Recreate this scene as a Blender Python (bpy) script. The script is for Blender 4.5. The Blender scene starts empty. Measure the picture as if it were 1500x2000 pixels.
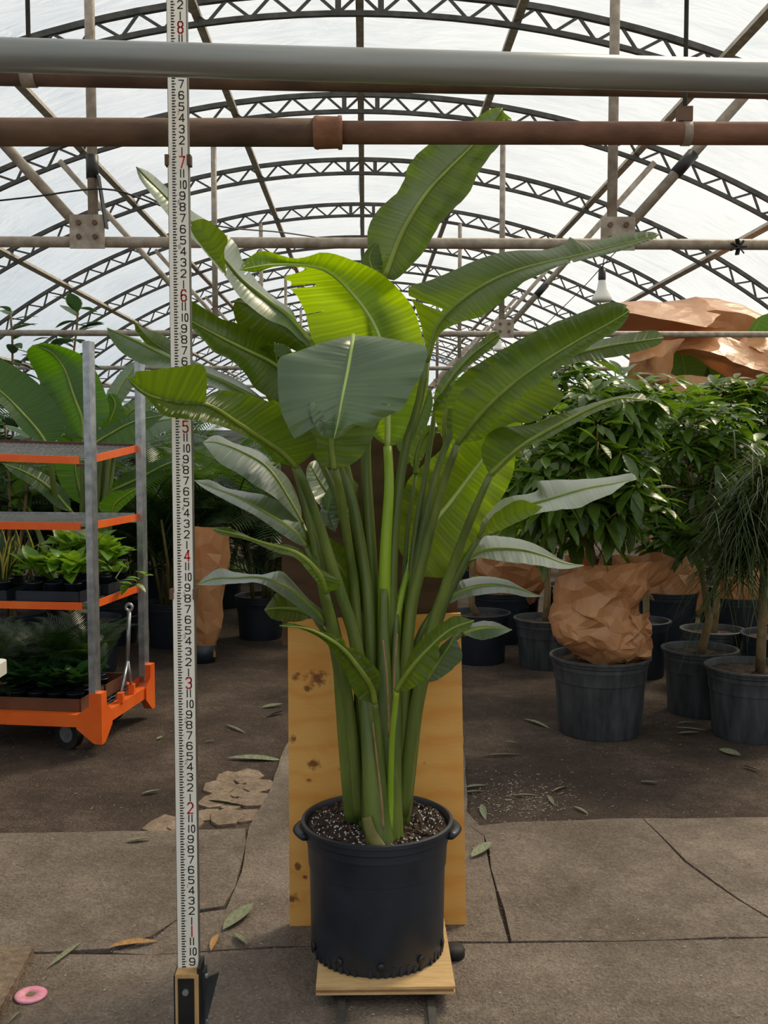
import bpy, math, random
from mathutils import Vector, Matrix, Euler, noise
PI = math.pi
sc = bpy.context.scene
COL = sc.collection
rnd = random.Random(7)

# ------------------------------------------------------------------ camera, sky, sun, exposure
F = 2000.0; CAMH = 1.48; PITCH = math.atan(130 / 2000); YAW = math.atan(37 / 2000)
cam_d = bpy.data.cameras.new('camera'); cam = bpy.data.objects.new('camera', cam_d); COL.objects.link(cam)
cam_d.sensor_fit = 'VERTICAL'; cam_d.sensor_height = 24; cam_d.lens = F / 2000 * 24
cam_d.clip_start = 0.02; cam_d.clip_end = 200
cam.location = (0, 0, CAMH); cam.rotation_euler = (PI / 2 - PITCH, 0, -YAW)
sc.camera = cam
CR = Euler((PI / 2 - PITCH, 0, -YAW)).to_matrix()
CP = Vector((0, 0, CAMH))

world = bpy.data.worlds.new('sky'); sc.world = world; world.use_nodes = True
bg = world.node_tree.nodes['Background']
bg.inputs[0].default_value = (0.74, 0.87, 1.0, 1); bg.inputs[1].default_value = 0.8
sun_d = bpy.data.lights.new('sun_offscreen', 'SUN'); sun = bpy.data.objects.new('sun_offscreen', sun_d); COL.objects.link(sun)
sun_d.energy = 6.0; sun_d.color = (1.0, 0.85, 0.62); sun_d.angle = math.radians(16)
SUN_TO = Vector((0.48, 0.48, 0.74)).normalized()
sun.rotation_euler = SUN_TO.to_track_quat('Z', 'Y').to_euler()
vs = sc.view_settings
vs.view_transform = 'Standard'; vs.look = 'None'; vs.exposure = 0.0; vs.gamma = 1.0; vs.use_curve_mapping = False
sc.cycles.max_bounces = 10; sc.cycles.transparent_max_bounces = 16; sc.cycles.transmission_bounces = 8; sc.cycles.diffuse_bounces = 5

# ------------------------------------------------------------------ pixel helpers
def ray(px, py): return CR @ Vector(((px - 750) / F, (1000 - py) / F, -1))
def at(px, py, Y):
    d = ray(px, py); return CP + d * (Y / d.y)
def on(px, py, z=0.0):
    d = ray(px, py); return CP + d * ((z - CAMH) / d.z)
def mpp(Y): return Y / F
def yo(Y): return 2.81 + (Y - 2.145) * 1.2 if Y < 3 else Y * 1.333     # working depths to metres
def ap(px, py, Y): return at(px, py, yo(Y))

# ------------------------------------------------------------------ materials
def c(r, g, b):
    f = lambda v: (v / 255 / 12.92) if v / 255 <= .04045 else ((v / 255 + .055) / 1.055) ** 2.4
    return (f(r), f(g), f(b), 1)
class NT:
    def __init__(s, name):
        s.m = bpy.data.materials.new(name); s.m.use_nodes = True; s.t = s.m.node_tree; s.t.nodes.clear()
        s.out = s.n('ShaderNodeOutputMaterial')
    def n(s, typ, **kw):
        x = s.t.nodes.new(typ)
        for k, v in kw.items(): setattr(x, k, v)
        return x
    def l(s, a, b): s.t.links.new(a, b)
    def math(s, op, a, b=None, cl=False):
        x = s.n('ShaderNodeMath', operation=op, use_clamp=cl)
        for i, v in enumerate((a, b)):
            if v is None: continue
            if isinstance(v, (int, float)): x.inputs[i].default_value = v
            else: s.l(v, x.inputs[i])
        return x.outputs[0]
    def mix(s, f, a, b):
        x = s.n('ShaderNodeMix', data_type='RGBA')
        for i, v in ((0, f), (6, a), (7, b)):
            if isinstance(v, (int, float)): x.inputs[i].default_value = v
            elif isinstance(v, tuple): x.inputs[i].default_value = v
            else: s.l(v, x.inputs[i])
        return x.outputs[2]
    def noise(s, vec, scale, detail=4, rough=.55, dist=0):
        x = s.n('ShaderNodeTexNoise'); x.inputs['Scale'].default_value = scale; x.inputs['Detail'].default_value = detail
        x.inputs['Roughness'].default_value = rough; x.inputs['Distortion'].default_value = dist
        if vec is not None: s.l(vec, x.inputs['Vector'])
        return x.outputs['Fac']
    def ramp(s, f, stops):
        x = s.n('ShaderNodeValToRGB'); e = x.color_ramp.elements
        while len(e) < len(stops): e.new(.5)
        for q, (p, col) in zip(e, stops): q.position = p; q.color = col
        s.l(f, x.inputs[0]); return x.outputs[0]
    def coord(s, kind='Object', scale=(1, 1, 1)):
        x = s.n('ShaderNodeTexCoord'); mp = s.n('ShaderNodeMapping'); mp.inputs['Scale'].default_value = scale
        s.l(x.outputs[kind], mp.inputs[0]); return mp.outputs[0]
    def bump(s, h, strength, dist=.01):
        x = s.n('ShaderNodeBump'); x.inputs['Strength'].default_value = strength; x.inputs['Distance'].default_value = dist
        s.l(h, x.inputs['Height']); return x.outputs[0]
    def pbr(s, col, rough=.5, metal=0, normal=None, spec=.5, coat=0):
        x = s.n('ShaderNodeBsdfPrincipled')
        for k, v in (('Base Color', col), ('Roughness', rough), ('Metallic', metal), ('Specular IOR Level', spec), ('Coat Weight', coat)):
            if isinstance(v, (int, float, tuple)): x.inputs[k].default_value = v
            else: s.l(v, x.inputs[k])
        if normal is not None: s.l(normal, x.inputs['Normal'])
        return x.outputs[0]
    def done(s, sh): s.l(sh, s.out.inputs[0]); return s.m

def surf(name, a, b, scale=8, rough=.5, metal=0, bump=.0, bscale=None, spec=.5, stretch=(1, 1, 1), lo=.35, hi=.65, dist=.004, coat=0):
    t = NT(name); v = t.coord('Object', stretch)
    n1 = t.noise(v, scale, 6, .6)
    col = t.ramp(n1, [(lo, a), (hi, b)])
    nm = None
    if bump: nm = t.bump(t.noise(v, bscale or scale * 4, 4, .6), bump, dist)
    return t.done(t.pbr(col, rough, metal, nm, spec, coat))

def leafmat(name, top, trans, rough=.38, tw=.4, freq=75, bump=.35, var=.25, spec=.5, rip=True, sheen=0):
    t = NT(name)
    uv = t.n('ShaderNodeTexCoord').outputs['UV']
    sx = t.n('ShaderNodeSeparateXYZ'); t.l(uv, sx.inputs[0])
    a = t.math('ABSOLUTE', t.math('SUBTRACT', sx.outputs[0], .5))
    ph = t.math('ADD', t.math('MULTIPLY', sx.outputs[1], freq * 2 * PI), t.math('MULTIPLY', a, -6.0))
    nzv = t.noise(t.coord('Object'), 9, 2)
    ph = t.math('ADD', ph, t.math('MULTIPLY', nzv, 7))
    w1 = t.math('SINE', ph)
    w2 = t.math('POWER', t.math('ABSOLUTE', t.math('SINE', t.math('MULTIPLY', ph, .27))), .35)
    vn = t.math('ADD', t.math('MULTIPLY', w1, .22), t.math('MULTIPLY', w2, .9))
    ob = t.coord('Object'); n1 = t.noise(ob, 5, 3)
    dk = tuple(x * (1 - var) for x in top[:3]) + (1,); lt = tuple(min(1, x * (1 + var)) for x in top[:3]) + (1,)
    col = t.ramp(t.math('ADD', n1, t.math('MULTIPLY', vn, .05)), [(.3, dk), (.7, lt)])
    tcol = t.mix(t.math('SUBTRACT', 1.0, vn, True), tuple(x * .8 for x in trans[:3]) + (1,), tuple(min(1, x * 1.25) for x in trans[:3]) + (1,))
    nm = t.bump(vn, bump, .004) if rip else None
    p = t.pbr(col, rough, 0, nm, spec)
    if sheen: p.node.inputs['Sheen Weight'].default_value = sheen; p.node.inputs['Sheen Roughness'].default_value = .35; p.node.inputs['Coat Weight'].default_value = .35; p.node.inputs['Coat Roughness'].default_value = .3
    tr = t.n('ShaderNodeBsdfTranslucent'); t.l(tcol, tr.inputs[0])
    mx = t.n('ShaderNodeMixShader'); mx.inputs[0].default_value = tw
    t.l(p, mx.inputs[1]); t.l(tr.outputs[0], mx.inputs[2])
    return t.done(mx.outputs[0])

M = {}
def film():
    t = NT('greenhouse_film'); v = t.coord('Object')
    n1 = t.noise(v, 1.2, 5, .6); n2 = t.noise(t.coord('Object', (1, 3.5, 1)), 2.0, 4, .6, 1.5)
    col = t.ramp(t.math('ADD', t.math('MULTIPLY', n1, .5), t.math('MULTIPLY', n2, .5)), [(.3, (.56, .57, .58, 1)), (.55, (.73, .73, .73, 1))])
    nm = t.bump(n2, .6, .05)
    tr = t.n('ShaderNodeBsdfTranslucent'); t.l(col, tr.inputs[0]); t.l(nm, tr.inputs['Normal'])
    df = t.n('ShaderNodeBsdfDiffuse'); t.l(col, df.inputs[0])
    m1 = t.n('ShaderNodeMixShader'); m1.inputs[0].default_value = .22; t.l(tr.outputs[0], m1.inputs[1]); t.l(df.outputs[0], m1.inputs[2])
    tp = t.n('ShaderNodeBsdfTransparent')
    m2 = t.n('ShaderNodeMixShader'); m2.inputs[0].default_value = .40; t.l(m1.outputs[0], m2.inputs[1]); t.l(tp.outputs[0], m2.inputs[2])
    return t.done(m2.outputs[0])
M['film'] = film()
M['steel_dark'] = surf('dark_truss_steel', c(58, 58, 55), c(88, 86, 80), 12, .55, .3, .2)
M['steel_galv'] = surf('weathered_galvanised_steel', c(140, 126, 110), c(176, 166, 150), 18, .6, .25, .3, 60)
M['galv'] = surf('bright_galvanised_steel', c(150, 155, 160), c(195, 198, 200), 20, .32, .75, .1)
M['pipe_grey'] = surf('grey_pipe_metal', c(132, 133, 128), c(152, 153, 148), 3, .3, .3, .05, 40, stretch=(.4, 3, 3))
M['rust'] = surf('rusty_pipe_iron', c(100, 68, 52), c(138, 98, 76), 10, .8, .1, .5, 70, stretch=(.5, 1, 1))
M['rust_dark'] = surf('dark_rusty_pipe_iron', c(80, 60, 47), c(116, 88, 68), 10, .8, .1, .4, 60, stretch=(.5, 1, 1))
M['rust_or'] = surf('orange_rust_iron', c(124, 82, 58), c(150, 104, 76), 20, .85, .1, .6, 80)
M['black'] = surf('black_plastic_tape', c(18, 17, 18), c(34, 32, 32), 15, .45)
M['dirt'] = None
def ground(name, cols, scale, bump, grain):
    t = NT(name); v = t.coord('Object')
    a = t.noise(v, scale, 8, .65); b = t.noise(v, grain, 3, .7); d = t.noise(v, grain * .23, 5, .7, .6)
    f = t.math('ADD', t.math('ADD', t.math('MULTIPLY', a, .45), t.math('MULTIPLY', b, .35)), t.math('MULTIPLY', d, .2))
    col = t.ramp(f, [(.36, cols[0]), (.5, cols[1]), (.64, cols[2])])
    sp = t.n('ShaderNodeTexVoronoi'); sp.inputs['Scale'].default_value = 55; t.l(v, sp.inputs['Vector'])
    ch = t.math('LESS_THAN', sp.outputs['Distance'], .08)
    col2 = t.mix(t.math('MULTIPLY', ch, .35), col, c(190, 178, 160))
    return t.done(t.pbr(col2, .92, 0, t.bump(t.math('ADD', b, d), bump, .012), .25))
M['dirt'] = ground('bare_dirt', (c(44, 36, 31), c(74, 62, 53), c(118, 102, 90)), 1.7, 1.0, 85)
M['concrete'] = ground('worn_concrete', (c(88, 78, 69), c(122, 109, 97), c(158, 144, 130)), 2.0, .9, 100)
M['stone'] = ground('pale_broken_stone', (c(98, 84, 70), c(134, 116, 98), c(164, 146, 126)), 5, 1., 45)
M['soil'] = ground('potting_soil', (c(38, 30, 26), c(74, 60, 52), c(118, 100, 88)), 22, 1.0, 140)
M['perlite'] = surf('perlite', c(205, 203, 200), c(240, 240, 238), 30, .8)
M['bark'] = surf('bark_chip', c(58, 42, 32), c(104, 80, 62), 40, .85, 0, .3)
M['pot'] = surf('black_nursery_plastic', c(28, 34, 43), c(42, 50, 60), 5, .42, 0, .06, 90, spec=.45)
M['pot_old'] = surf('scuffed_grey_plastic', c(44, 47, 50), c(76, 79, 82), 7, .55, 0, .15, 50, stretch=(3, 3, .6))
M['orange'] = surf('orange_painted_steel', c(240, 96, 24), c(250, 116, 40), 6, .42, 0, .05, 60)
M['brown_shelf'] = surf('brown_painted_steel', c(78, 42, 36), c(100, 58, 48), 6, .5)
M['rubber'] = surf('dark_rubber', c(22, 22, 22), c(40, 39, 38), 20, .7)
M['white_plastic'] = surf('white_plastic', c(222, 219, 205), c(236, 233, 222), 4, .4)
M['white_glass'] = surf('white_bulb_glass', c(228, 226, 216), c(240, 238, 230), 4, .3)
def kraft():
    t = NT('brown_kraft_paper'); v = t.coord('Object')
    n1 = t.noise(v, 6, 5, .6); n2 = t.noise(v, 22, 3, .5, .8)
    col = t.ramp(n1, [(.3, c(190, 134, 88)), (.7, c(214, 160, 112))])
    p = t.pbr(col, .36, 0, t.bump(n2, .25, .008), .5)
    tr = t.n('ShaderNodeBsdfTranslucent'); tr.inputs[0].default_value = c(190, 110, 60)
    mx = t.n('ShaderNodeMixShader'); mx.inputs[0].default_value = .2; t.l(p, mx.inputs[1]); t.l(tr.outputs[0], mx.inputs[2])
    return t.done(mx.outputs[0])
M['kraft'] = kraft()
M['cardboard'] = surf('brown_cardboard', c(92, 54, 34), c(116, 74, 48), 5, .8)
M['trunk'] = surf('tan_trunk_bark', c(112, 92, 60), c(150, 128, 88), 14, .85, 0, .5, 60)
M['cane'] = surf('green_tan_cane', c(96, 92, 44), c(134, 122, 66), 9, .6)
M['stem'] = surf('green_stem', c(60, 84, 34), c(84, 108, 48), 9, .5)

M['leaf'] = leafmat('bird_leaf', c(66, 84, 26), c(150, 186, 16), .34, .34)
M['leaf_lit'] = leafmat('young_backlit_bird_leaf', c(92, 126, 20), c(190, 226, 14), .36, .52, bump=.2)  # young green brightened further, part of the light shining through painted in
M['leaf_grey'] = leafmat('waxy_bird_leaf', c(80, 104, 70), c(140, 176, 50), .36, .2, bump=.28, spec=.7, sheen=.55)
M['midrib'] = surf('leaf_midrib', c(110, 128, 40), c(140, 158, 60), 9, .45)
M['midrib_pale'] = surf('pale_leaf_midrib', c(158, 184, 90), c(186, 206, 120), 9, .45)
M['petiole'] = surf('leaf_stalk', c(74, 92, 34), c(108, 124, 50), 6, .38, 0, .08, 40, stretch=(3, 3, .4))
M['petiole_young'] = surf('young_leaf_stalk', c(126, 158, 32), c(150, 180, 44), 6, .38, 0, .08, 40, stretch=(3, 3, .4))  # young stalks are lime green along their whole length
M['sheath_dry'] = surf('dry_sheath_edge', c(130, 96, 66), c(166, 130, 96), 20, .8)
M['shrub'] = leafmat('shrub_leaf', c(72, 98, 36), c(130, 170, 40), .3, .3, 60, .15, .3)
M['shrub_fresh'] = leafmat('fresh_shrub_leaf', c(84, 112, 38), c(140, 182, 38), .3, .35, 60, .15, .3)  # lighter leaf tone, mixed in at random
M['palm'] = leafmat('palm_leaf', c(44, 68, 36), c(100, 140, 40), .38, .25, 60, .1, .3)
M['fine'] = leafmat('fine_grassy_leaf', c(52, 70, 32), c(110, 140, 40), .38, .25, 60, .1, .3)
M['bgbird'] = leafmat('broad_leaf', c(48, 78, 26), c(112, 168, 18), .4, .38, 55)
M['bgblue'] = M['leaf_grey']
M['pothos'] = leafmat('pothos_leaf', c(98, 142, 42), c(170, 215, 50), .32, .35, 30, .1, .35)
M['pepero'] = leafmat('round_dark_leaf', c(38, 76, 36), c(90, 140, 40), .25, .2, 20, .1, .2)
def variegated(name, mid, edge, lim=.36, nz=.12):
    t = NT(name); uv = t.n('ShaderNodeTexCoord').outputs['UV']
    sx = t.n('ShaderNodeSeparateXYZ'); t.l(uv, sx.inputs[0])
    a = t.math('ABSOLUTE', t.math('SUBTRACT', sx.outputs[0], .5))
    n1 = t.noise(t.coord('Object'), 18, 3)
    k = t.math('GREATER_THAN', t.math('ADD', a, t.math('MULTIPLY', t.math('SUBTRACT', n1, .5), nz * 2)), lim)
    p = t.pbr(t.mix(k, mid, edge), .35)
    tr = t.n('ShaderNodeBsdfTranslucent'); t.l(t.mix(k, mid, edge), tr.inputs[0])
    mx = t.n('ShaderNodeMixShader'); mx.inputs[0].default_value = .25; t.l(p, mx.inputs[1]); t.l(tr.outputs[0], mx.inputs[2])
    return t.done(mx.outputs[0])
M['snake'] = variegated('snake_plant_leaf', c(58, 84, 52), c(206, 192, 90), .32, .03)
M['ficus'] = variegated('variegated_ficus_leaf', c(62, 96, 50), c(190, 196, 166), .44, .12)
M['deadleaf'] = surf('dried_green_leaf', c(96, 104, 74), c(134, 138, 108), 20, .7, 0, .3)
M['deadtan'] = surf('dried_tan_leaf', c(150, 108, 60), c(190, 144, 86), 20, .7, 0, .3)

def plywood(name, base, dark, knots, freq, rough=.6, ww=.2):
    t = NT(name); co = t.coord('Object')
    sx = t.n('ShaderNodeSeparateXYZ'); t.l(co, sx.inputs[0])
    x, z = sx.outputs[0], sx.outputs[2]
    nz = t.noise(t.coord('Object', (1.4, 1, 3)), 2.2, 3, .5, .4)
    g = t.math('ADD', t.math('MULTIPLY', z, freq), t.math('MULTIPLY', nz, 9))
    kn = None; kz_n = t.noise(co, 55, 4)
    for kx, kz, r, s in knots:
        dx = t.math('SUBTRACT', x, kx); dz = t.math('MULTIPLY', t.math('SUBTRACT', z, kz), 1.25)
        d2 = t.math('ADD', t.math('MULTIPLY', dx, dx), t.math('MULTIPLY', dz, dz))
        if s > .3: g = t.math('ADD', g, t.math('DIVIDE', r * r * 9, t.math('ADD', d2, r * r * 2.2)))
        q = t.math('MULTIPLY', t.math('SUBTRACT', 1.15, t.math('ADD', t.math('DIVIDE', t.math('SQRT', d2), r), t.math('MULTIPLY', t.math('SUBTRACT', kz_n, .5), 3.0)), True), s * 1.5, True)
        kn = q if kn is None else t.math('MAXIMUM', kn, q)
    w = t.math('MULTIPLY', t.math('ADD', t.math('SINE', g), 1), .5)
    w = t.math('POWER', w, 3.0)
    fine = t.noise(t.coord('Object', (4, 1, 90)), 6, 3, .6)
    blot = t.noise(t.coord('Object', (1, 1, 1.8)), 4.5, 5, .65, .8)
    f = t.math('ADD', t.math('ADD', t.math('MULTIPLY', w, ww), t.math('MULTIPLY', fine, .3)), t.math('MULTIPLY', blot, .6))
    col = t.ramp(f, [(.25, base), (.8, dark)])
    if kn is not None: col = t.mix(t.math('MULTIPLY', kn, .85), col, c(120, 62, 34))
    return t.done(t.pbr(col, rough, 0, t.bump(fine, .15, .002), .35))

# ------------------------------------------------------------------ mesh helpers
class MB:
    def __init__(s): s.v = []; s.f = []; s.uv = []
    def face(s, idx, uvs=None): s.f.append(tuple(idx)); s.uv.append(uvs or [(0, 0)] * len(idx))
    def add(s, vs): b = len(s.v); s.v += [tuple(p) for p in vs]; return b
    def box(s, lo, hi, mtx=None):
        x0, y0, z0 = lo; x1, y1, z1 = hi
        P = [Vector(p) for p in ((x0, y0, z0), (x1, y0, z0), (x1, y1, z0), (x0, y1, z0), (x0, y0, z1), (x1, y0, z1), (x1, y1, z1), (x0, y1, z1))]
        if mtx is not None: P = [mtx @ p for p in P]
        b = s.add(P)
        for q in ((0, 3, 2, 1), (4, 5, 6, 7), (0, 1, 5, 4), (1, 2, 6, 5), (2, 3, 7, 6), (3, 0, 4, 7)): s.face([b + i for i in q])
        return s
    def tube(s, pts, rad, n=8, cap=True, flat=1.0):
        pts = [Vector(p) for p in pts]; k = len(pts)
        if isinstance(rad, (int, float)): rad = [rad] * k
        up = None; rings = []
        for i, p in enumerate(pts):
            d = (pts[min(i + 1, k - 1)] - pts[max(i - 1, 0)]).normalized()
            if up is None:
                a = Vector((0, 1, 0)) if abs(d.y) < .9 else Vector((0, 0, 1))
                u = d.cross(a).normalized()
            else:
                u = (up - d * up.dot(d)).normalized()
            up = u; w = d.cross(u)
            rings.append(s.add([p + (u * math.cos(2 * PI * j / n) + w * flat * math.sin(2 * PI * j / n)) * rad[i] for j in range(n)]))
        for i in range(k - 1):
            a, b = rings[i], rings[i + 1]
            for j in range(n):
                j2 = (j + 1) % n
                s.face((a + j, a + j2, b + j2, b + j), [(j / n, i / k), ((j + 1) / n, i / k), ((j + 1) / n, (i + 1) / k), (j / n, (i + 1) / k)])
        if cap:
            s.face([rings[0] + j for j in range(n)][::-1]); s.face([rings[-1] + j for j in range(n)])
        return s
    def bar(s, a, b, w, h=None, up=(0, 0, 1)):
        a = Vector(a); b = Vector(b); d = b - a; L = d.length; d.normalize(); h = h or w
        u = Vector(up); u = (u - d * u.dot(d))
        if u.length < 1e-4: u = Vector((1, 0, 0)); u = u - d * u.dot(d)
        u.normalize(); r = d.cross(u)
        m = Matrix((r, d, u)).transposed().to_4x4(); m.translation = a
        return s.box((-w / 2, 0, -h / 2), (w / 2, L, h / 2), m)
    def lathe(s, prof, cen=(0, 0, 0), n=40, sx=1, sy=1):
        cx, cy, cz = cen; rings = []
        for r, z in prof: rings.append(s.add([(cx + sx * r * math.cos(2 * PI * j / n), cy + sy * r * math.sin(2 * PI * j / n), cz + z) for j in range(n)]))
        for a, b in zip(rings, rings[1:]):
            for j in range(n):
                j2 = (j + 1) % n; s.face((a + j, a + j2, b + j2, b + j))
        return s
    def disc(s, r, cen, n=40):
        b = s.add([(cen[0] + r * math.cos(2 * PI * j / n), cen[1] + r * math.sin(2 * PI * j / n), cen[2]) for j in range(n)])
        s.face([b + j for j in range(n)]); return s
    def grid(s, rows, close=False, uvf=None):
        nr = len(rows); nc = len(rows[0]); b = s.add([p for r in rows for p in r])
        for i in range(nr - 1):
            for j in range(nc - (0 if close else 1)):
                j2 = (j + 1) % nc
                uv = [(j / nc, i / nr), ((j + 1) / nc, i / nr), ((j + 1) / nc, (i + 1) / nr), (j / nc, (i + 1) / nr)]
                s.face((b + i * nc + j, b + i * nc + j2, b + (i + 1) * nc + j2, b + (i + 1) * nc + j), uv)
        return s
    def prism(s, poly, z0, z1):
        n = len(poly); a = s.add([(x, y, z0) for x, y in poly]); b = s.add([(x, y, z1) for x, y in poly])
        s.face([b + i for i in range(n)]); s.face([a + i for i in range(n)][::-1])
        for i in range(n):
            j = (i + 1) % n; s.face((a + i, a + j, b + j, b + i))
        return s
    def mesh(s, name, mat, smooth=True):
        me = bpy.data.meshes.new(name); me.from_pydata(s.v, [], s.f)
        ul = me.uv_layers.new(name='UVMap')
        flat = [x for f in s.uv for q in f for x in q]
        ul.data.foreach_set('uv', flat)
        if mat is not None: me.materials.append(mat)
        if smooth: me.polygons.foreach_set('use_smooth', [True] * len(me.polygons))
        me.update(); return me
    def obj(s, name, mat, parent=None, smooth=True): return link(name, s.mesh(name, mat, smooth), parent)

def link(name, me, parent=None, mtx=None):
    o = bpy.data.objects.new(name, me); COL.objects.link(o)
    if parent is not None:
        o.parent = parent
        if parent.type == 'EMPTY': o.matrix_parent_inverse = Matrix.Translation(-Vector(parent.location))
    if mtx is not None: o.matrix_basis = mtx
    return o
def tag(o, label, cat=None, group=None, kind=None):
    o['label'] = label
    if cat: o['category'] = cat
    if group: o['group'] = group
    if kind: o['kind'] = kind
    return o
def thing(name, label, cat, loc=(0, 0, 0), group=None, kind=None):
    o = bpy.data.objects.new(name, None); COL.objects.link(o); o.location = loc; o.empty_display_size = .05
    return tag(o, label, cat, group, kind)
def smooth_angle(o, deg=40):
    me = o.data
    me.polygons.foreach_set('use_smooth', [True] * len(me.polygons))
    try: me.set_sharp_from_angle(angle=math.radians(deg))
    except Exception: pass
    return o
def crv(P, n):
    """Catmull-Rom through P (any dimension), n samples uniform in arc length of the first two coordinates."""
    if len(P) == 2: P = [P[0], tuple((a + b) / 2 for a, b in zip(P[0], P[1])), P[1]]
    Q = [tuple(2 * a - b for a, b in zip(P[0], P[1]))] + list(P) + [tuple(2 * a - b for a, b in zip(P[-1], P[-2]))]
    D = []
    for i in range(1, len(Q) - 2):
        for k in range(16):
            t = k / 16; t2 = t * t; t3 = t2 * t
            D.append(tuple(.5 * (2 * b + (cc - a) * t + (2 * a - 5 * b + 4 * cc - d) * t2 + (3 * b - a - 3 * cc + d) * t3) for a, b, cc, d in zip(Q[i - 1], Q[i], Q[i + 1], Q[i + 2])))
    D.append(tuple(P[-1]))
    S = [0]
    for a, b in zip(D, D[1:]): S.append(S[-1] + math.dist(a[:2], b[:2]))
    out = []; k = 0
    for i in range(n):
        s = S[-1] * i / (n - 1)
        while k < len(S) - 2 and S[k + 1] < s: k += 1
        t = (s - S[k]) / max(S[k + 1] - S[k], 1e-9); t = min(max(t, 0), 1)
        out.append(tuple(a + (b - a) * t for a, b in zip(D[k], D[k + 1])))
    return out
def lerp_list(v, s):
    if isinstance(v, (int, float)): return v
    x = s * (len(v) - 1); i = min(int(x), len(v) - 2); return v[i] + (v[i + 1] - v[i]) * (x - i)
# ------------------------------------------------------------------ greenhouse shell
XR = -0.03; RAD = 7.0; ZTOP = 4.24; SP = 1.83; Y0 = 4.58; ZC = ZTOP - RAD; GAP = .14
XEND = 5.15
AEND = math.asin(XEND / RAD)
def arc(r, a): return (XR + r * math.sin(a), ZC + r * math.cos(a))
ZE = arc(RAD, AEND)[1]
ks = range(-4, 14)
YB = Y0 + SP * min(ks); YF = Y0 + SP * max(ks)

flo = MB(); flo.box((-7, YB - .3, -.15), (7, YF + .3, 0)); flo = flo.obj('floor', M['dirt'], None, False)
tag(flo, 'bare brown dirt floor of the greenhouse', 'floor', kind='structure')
def slab(px, label, z=.012, name='concrete_slab', mat='concrete', par=None):
    poly = []
    for a, b in zip(px, px[1:] + px[:1]):
        pa = on(*a); pb = on(*b); n = max(1, int((pb - pa).length / .12))
        for k in range(n):
            q = pa.lerp(pb, k / n); poly.append((q.x + rnd.uniform(-.006, .006), q.y + rnd.uniform(-.006, .006)))
    m = MB(); m.prism(poly, -.05, z); o = m.obj(name, M[mat], par, False)
    if par is None: tag(o, label, 'floor', kind='structure')
    else: o['label'] = label
    return o
slab([(-600, 1640), (290, 1630), (482, 1624), (476, 1680), (457, 1740), (438, 1778), (388, 1786), (340, 1806), (290, 1836), (215, 1862), (100, 1868), (-600, 1876)], 'worn concrete slab in front of the orange cart', .014, par=flo)
slab([(568, 1435), (905, 1435), (912, 1590), (945, 1625), (958, 1700), (978, 1785), (996, 1846), (700, 1850), (440, 1862), (300, 1871), (222, 1867), (300, 1838), (345, 1809), (391, 1789), (442, 1781), (460, 1740), (479, 1680), (486, 1622), (530, 1540)], 'long narrow concrete strip under the plywood dolly', .012, par=flo)
slab([(918, 1622), (1000, 1612), (1200, 1606), (1252, 1605), (1290, 1642), (1338, 1690), (1393, 1735), (1438, 1765), (1500, 1801), (1556, 1836), (1500, 1838), (1200, 1845), (1002, 1848), (982, 1785), (961, 1700), (946, 1640)], 'cracked concrete slab in front of the wrapped pot', .014, par=flo)
slab([(1257, 1605), (1500, 1602), (2200, 1598), (2300, 1834), (1562, 1836), (1506, 1800), (1444, 1764), (1399, 1734), (1344, 1690), (1296, 1642)], 'outer piece of the cracked concrete slab', .013, par=flo)
p0 = on(-900, 1880); p1 = on(700, 1852); p2 = on(2400, 1838)
m = MB(); m.prism([(p0.x, p0.y), (-4, -2.7), (4, -2.7), (p2.x, p2.y)] + [(on(x, y).x, on(x, y).y) for x, y in ((1500, 1840), (1200, 1847), (1002, 1850), (700, 1852), (440, 1865), (300, 1873), (100, 1871), (-600, 1879))], -.05, .012); fs = m.obj('concrete_slab', M['concrete'], flo, False); fs['label'] = 'wide concrete slab carrying the measuring rod'
# broken pale flagstones beside the left slab
rs = random.Random(3)
for (x, y) in [(405, 1592), (440, 1600), (478, 1596), (420, 1566), (455, 1572), (492, 1566), (430, 1540), (470, 1545), (506, 1538), (445, 1520), (484, 1518), (320, 1612), (360, 1612)]:
    q = on(x, y); n = 7; r = rs.uniform(.05, .085)
    poly = [(q.x + r * rs.uniform(.75, 1.1) * math.cos(2 * PI * k / n), q.y + 1.3 * r * rs.uniform(.75, 1.1) * math.sin(2 * PI * k / n)) for k in range(n)]
    m = MB(); m.prism(poly, -.03, rs.uniform(.004, .012)); o = m.obj('stone', M['stone'], flo, False)

yard = MB(); yard.box((-30, -45, -.15), (30, YB - .3, -.005)); tag(yard.obj('floor_fill_yard', surf('fill_yard_paving', c(138, 126, 113), c(160, 148, 134), .6, .9), None, False), 'added unseen paving outside the open end, bouncing daylight into the greenhouse', 'floor', kind='structure')  # unseen yard, added at the open end to bounce sunlight inside
ceil = thing('ceiling', 'white translucent plastic film roof over arched trusses', 'ceiling', (0, Y0, 0), kind='structure')
NA = 56
for k in list(ks)[:-1]:
    ya = Y0 + SP * k; rows = []
    for i in range(9):
        f = i / 8
        row = []
        for j in range(NA + 1):
            a = -AEND + 2 * AEND * j / NA
            wr = noise.noise((j * .55, k * 3.1 + i * .25, 1.7)) * .035 + noise.noise((j * 1.7, k * 7.7 + i * .4, 4)) * .012
            r = RAD + .03 - .05 * math.sin(PI * f) + wr * math.sin(PI * f)
            x, z = arc(r, a); row.append((x, ya + SP * f, z))
        rows.append(row)
    MB().grid(rows).obj('film_panel', M['film'], ceil)
for sgn, nm, lab in ((-1, 'wall_left', 'translucent film side wall behind the palms'), (1, 'wall_right', 'translucent film side wall behind the shrubs')):
    x = XR + sgn * XEND; m = MB(); m.box((x - .01, YB, 0), (x + .01, YF, ZE)); tag(m.obj(nm, M['film'], None, False), lab, 'wall', kind='structure')
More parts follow.
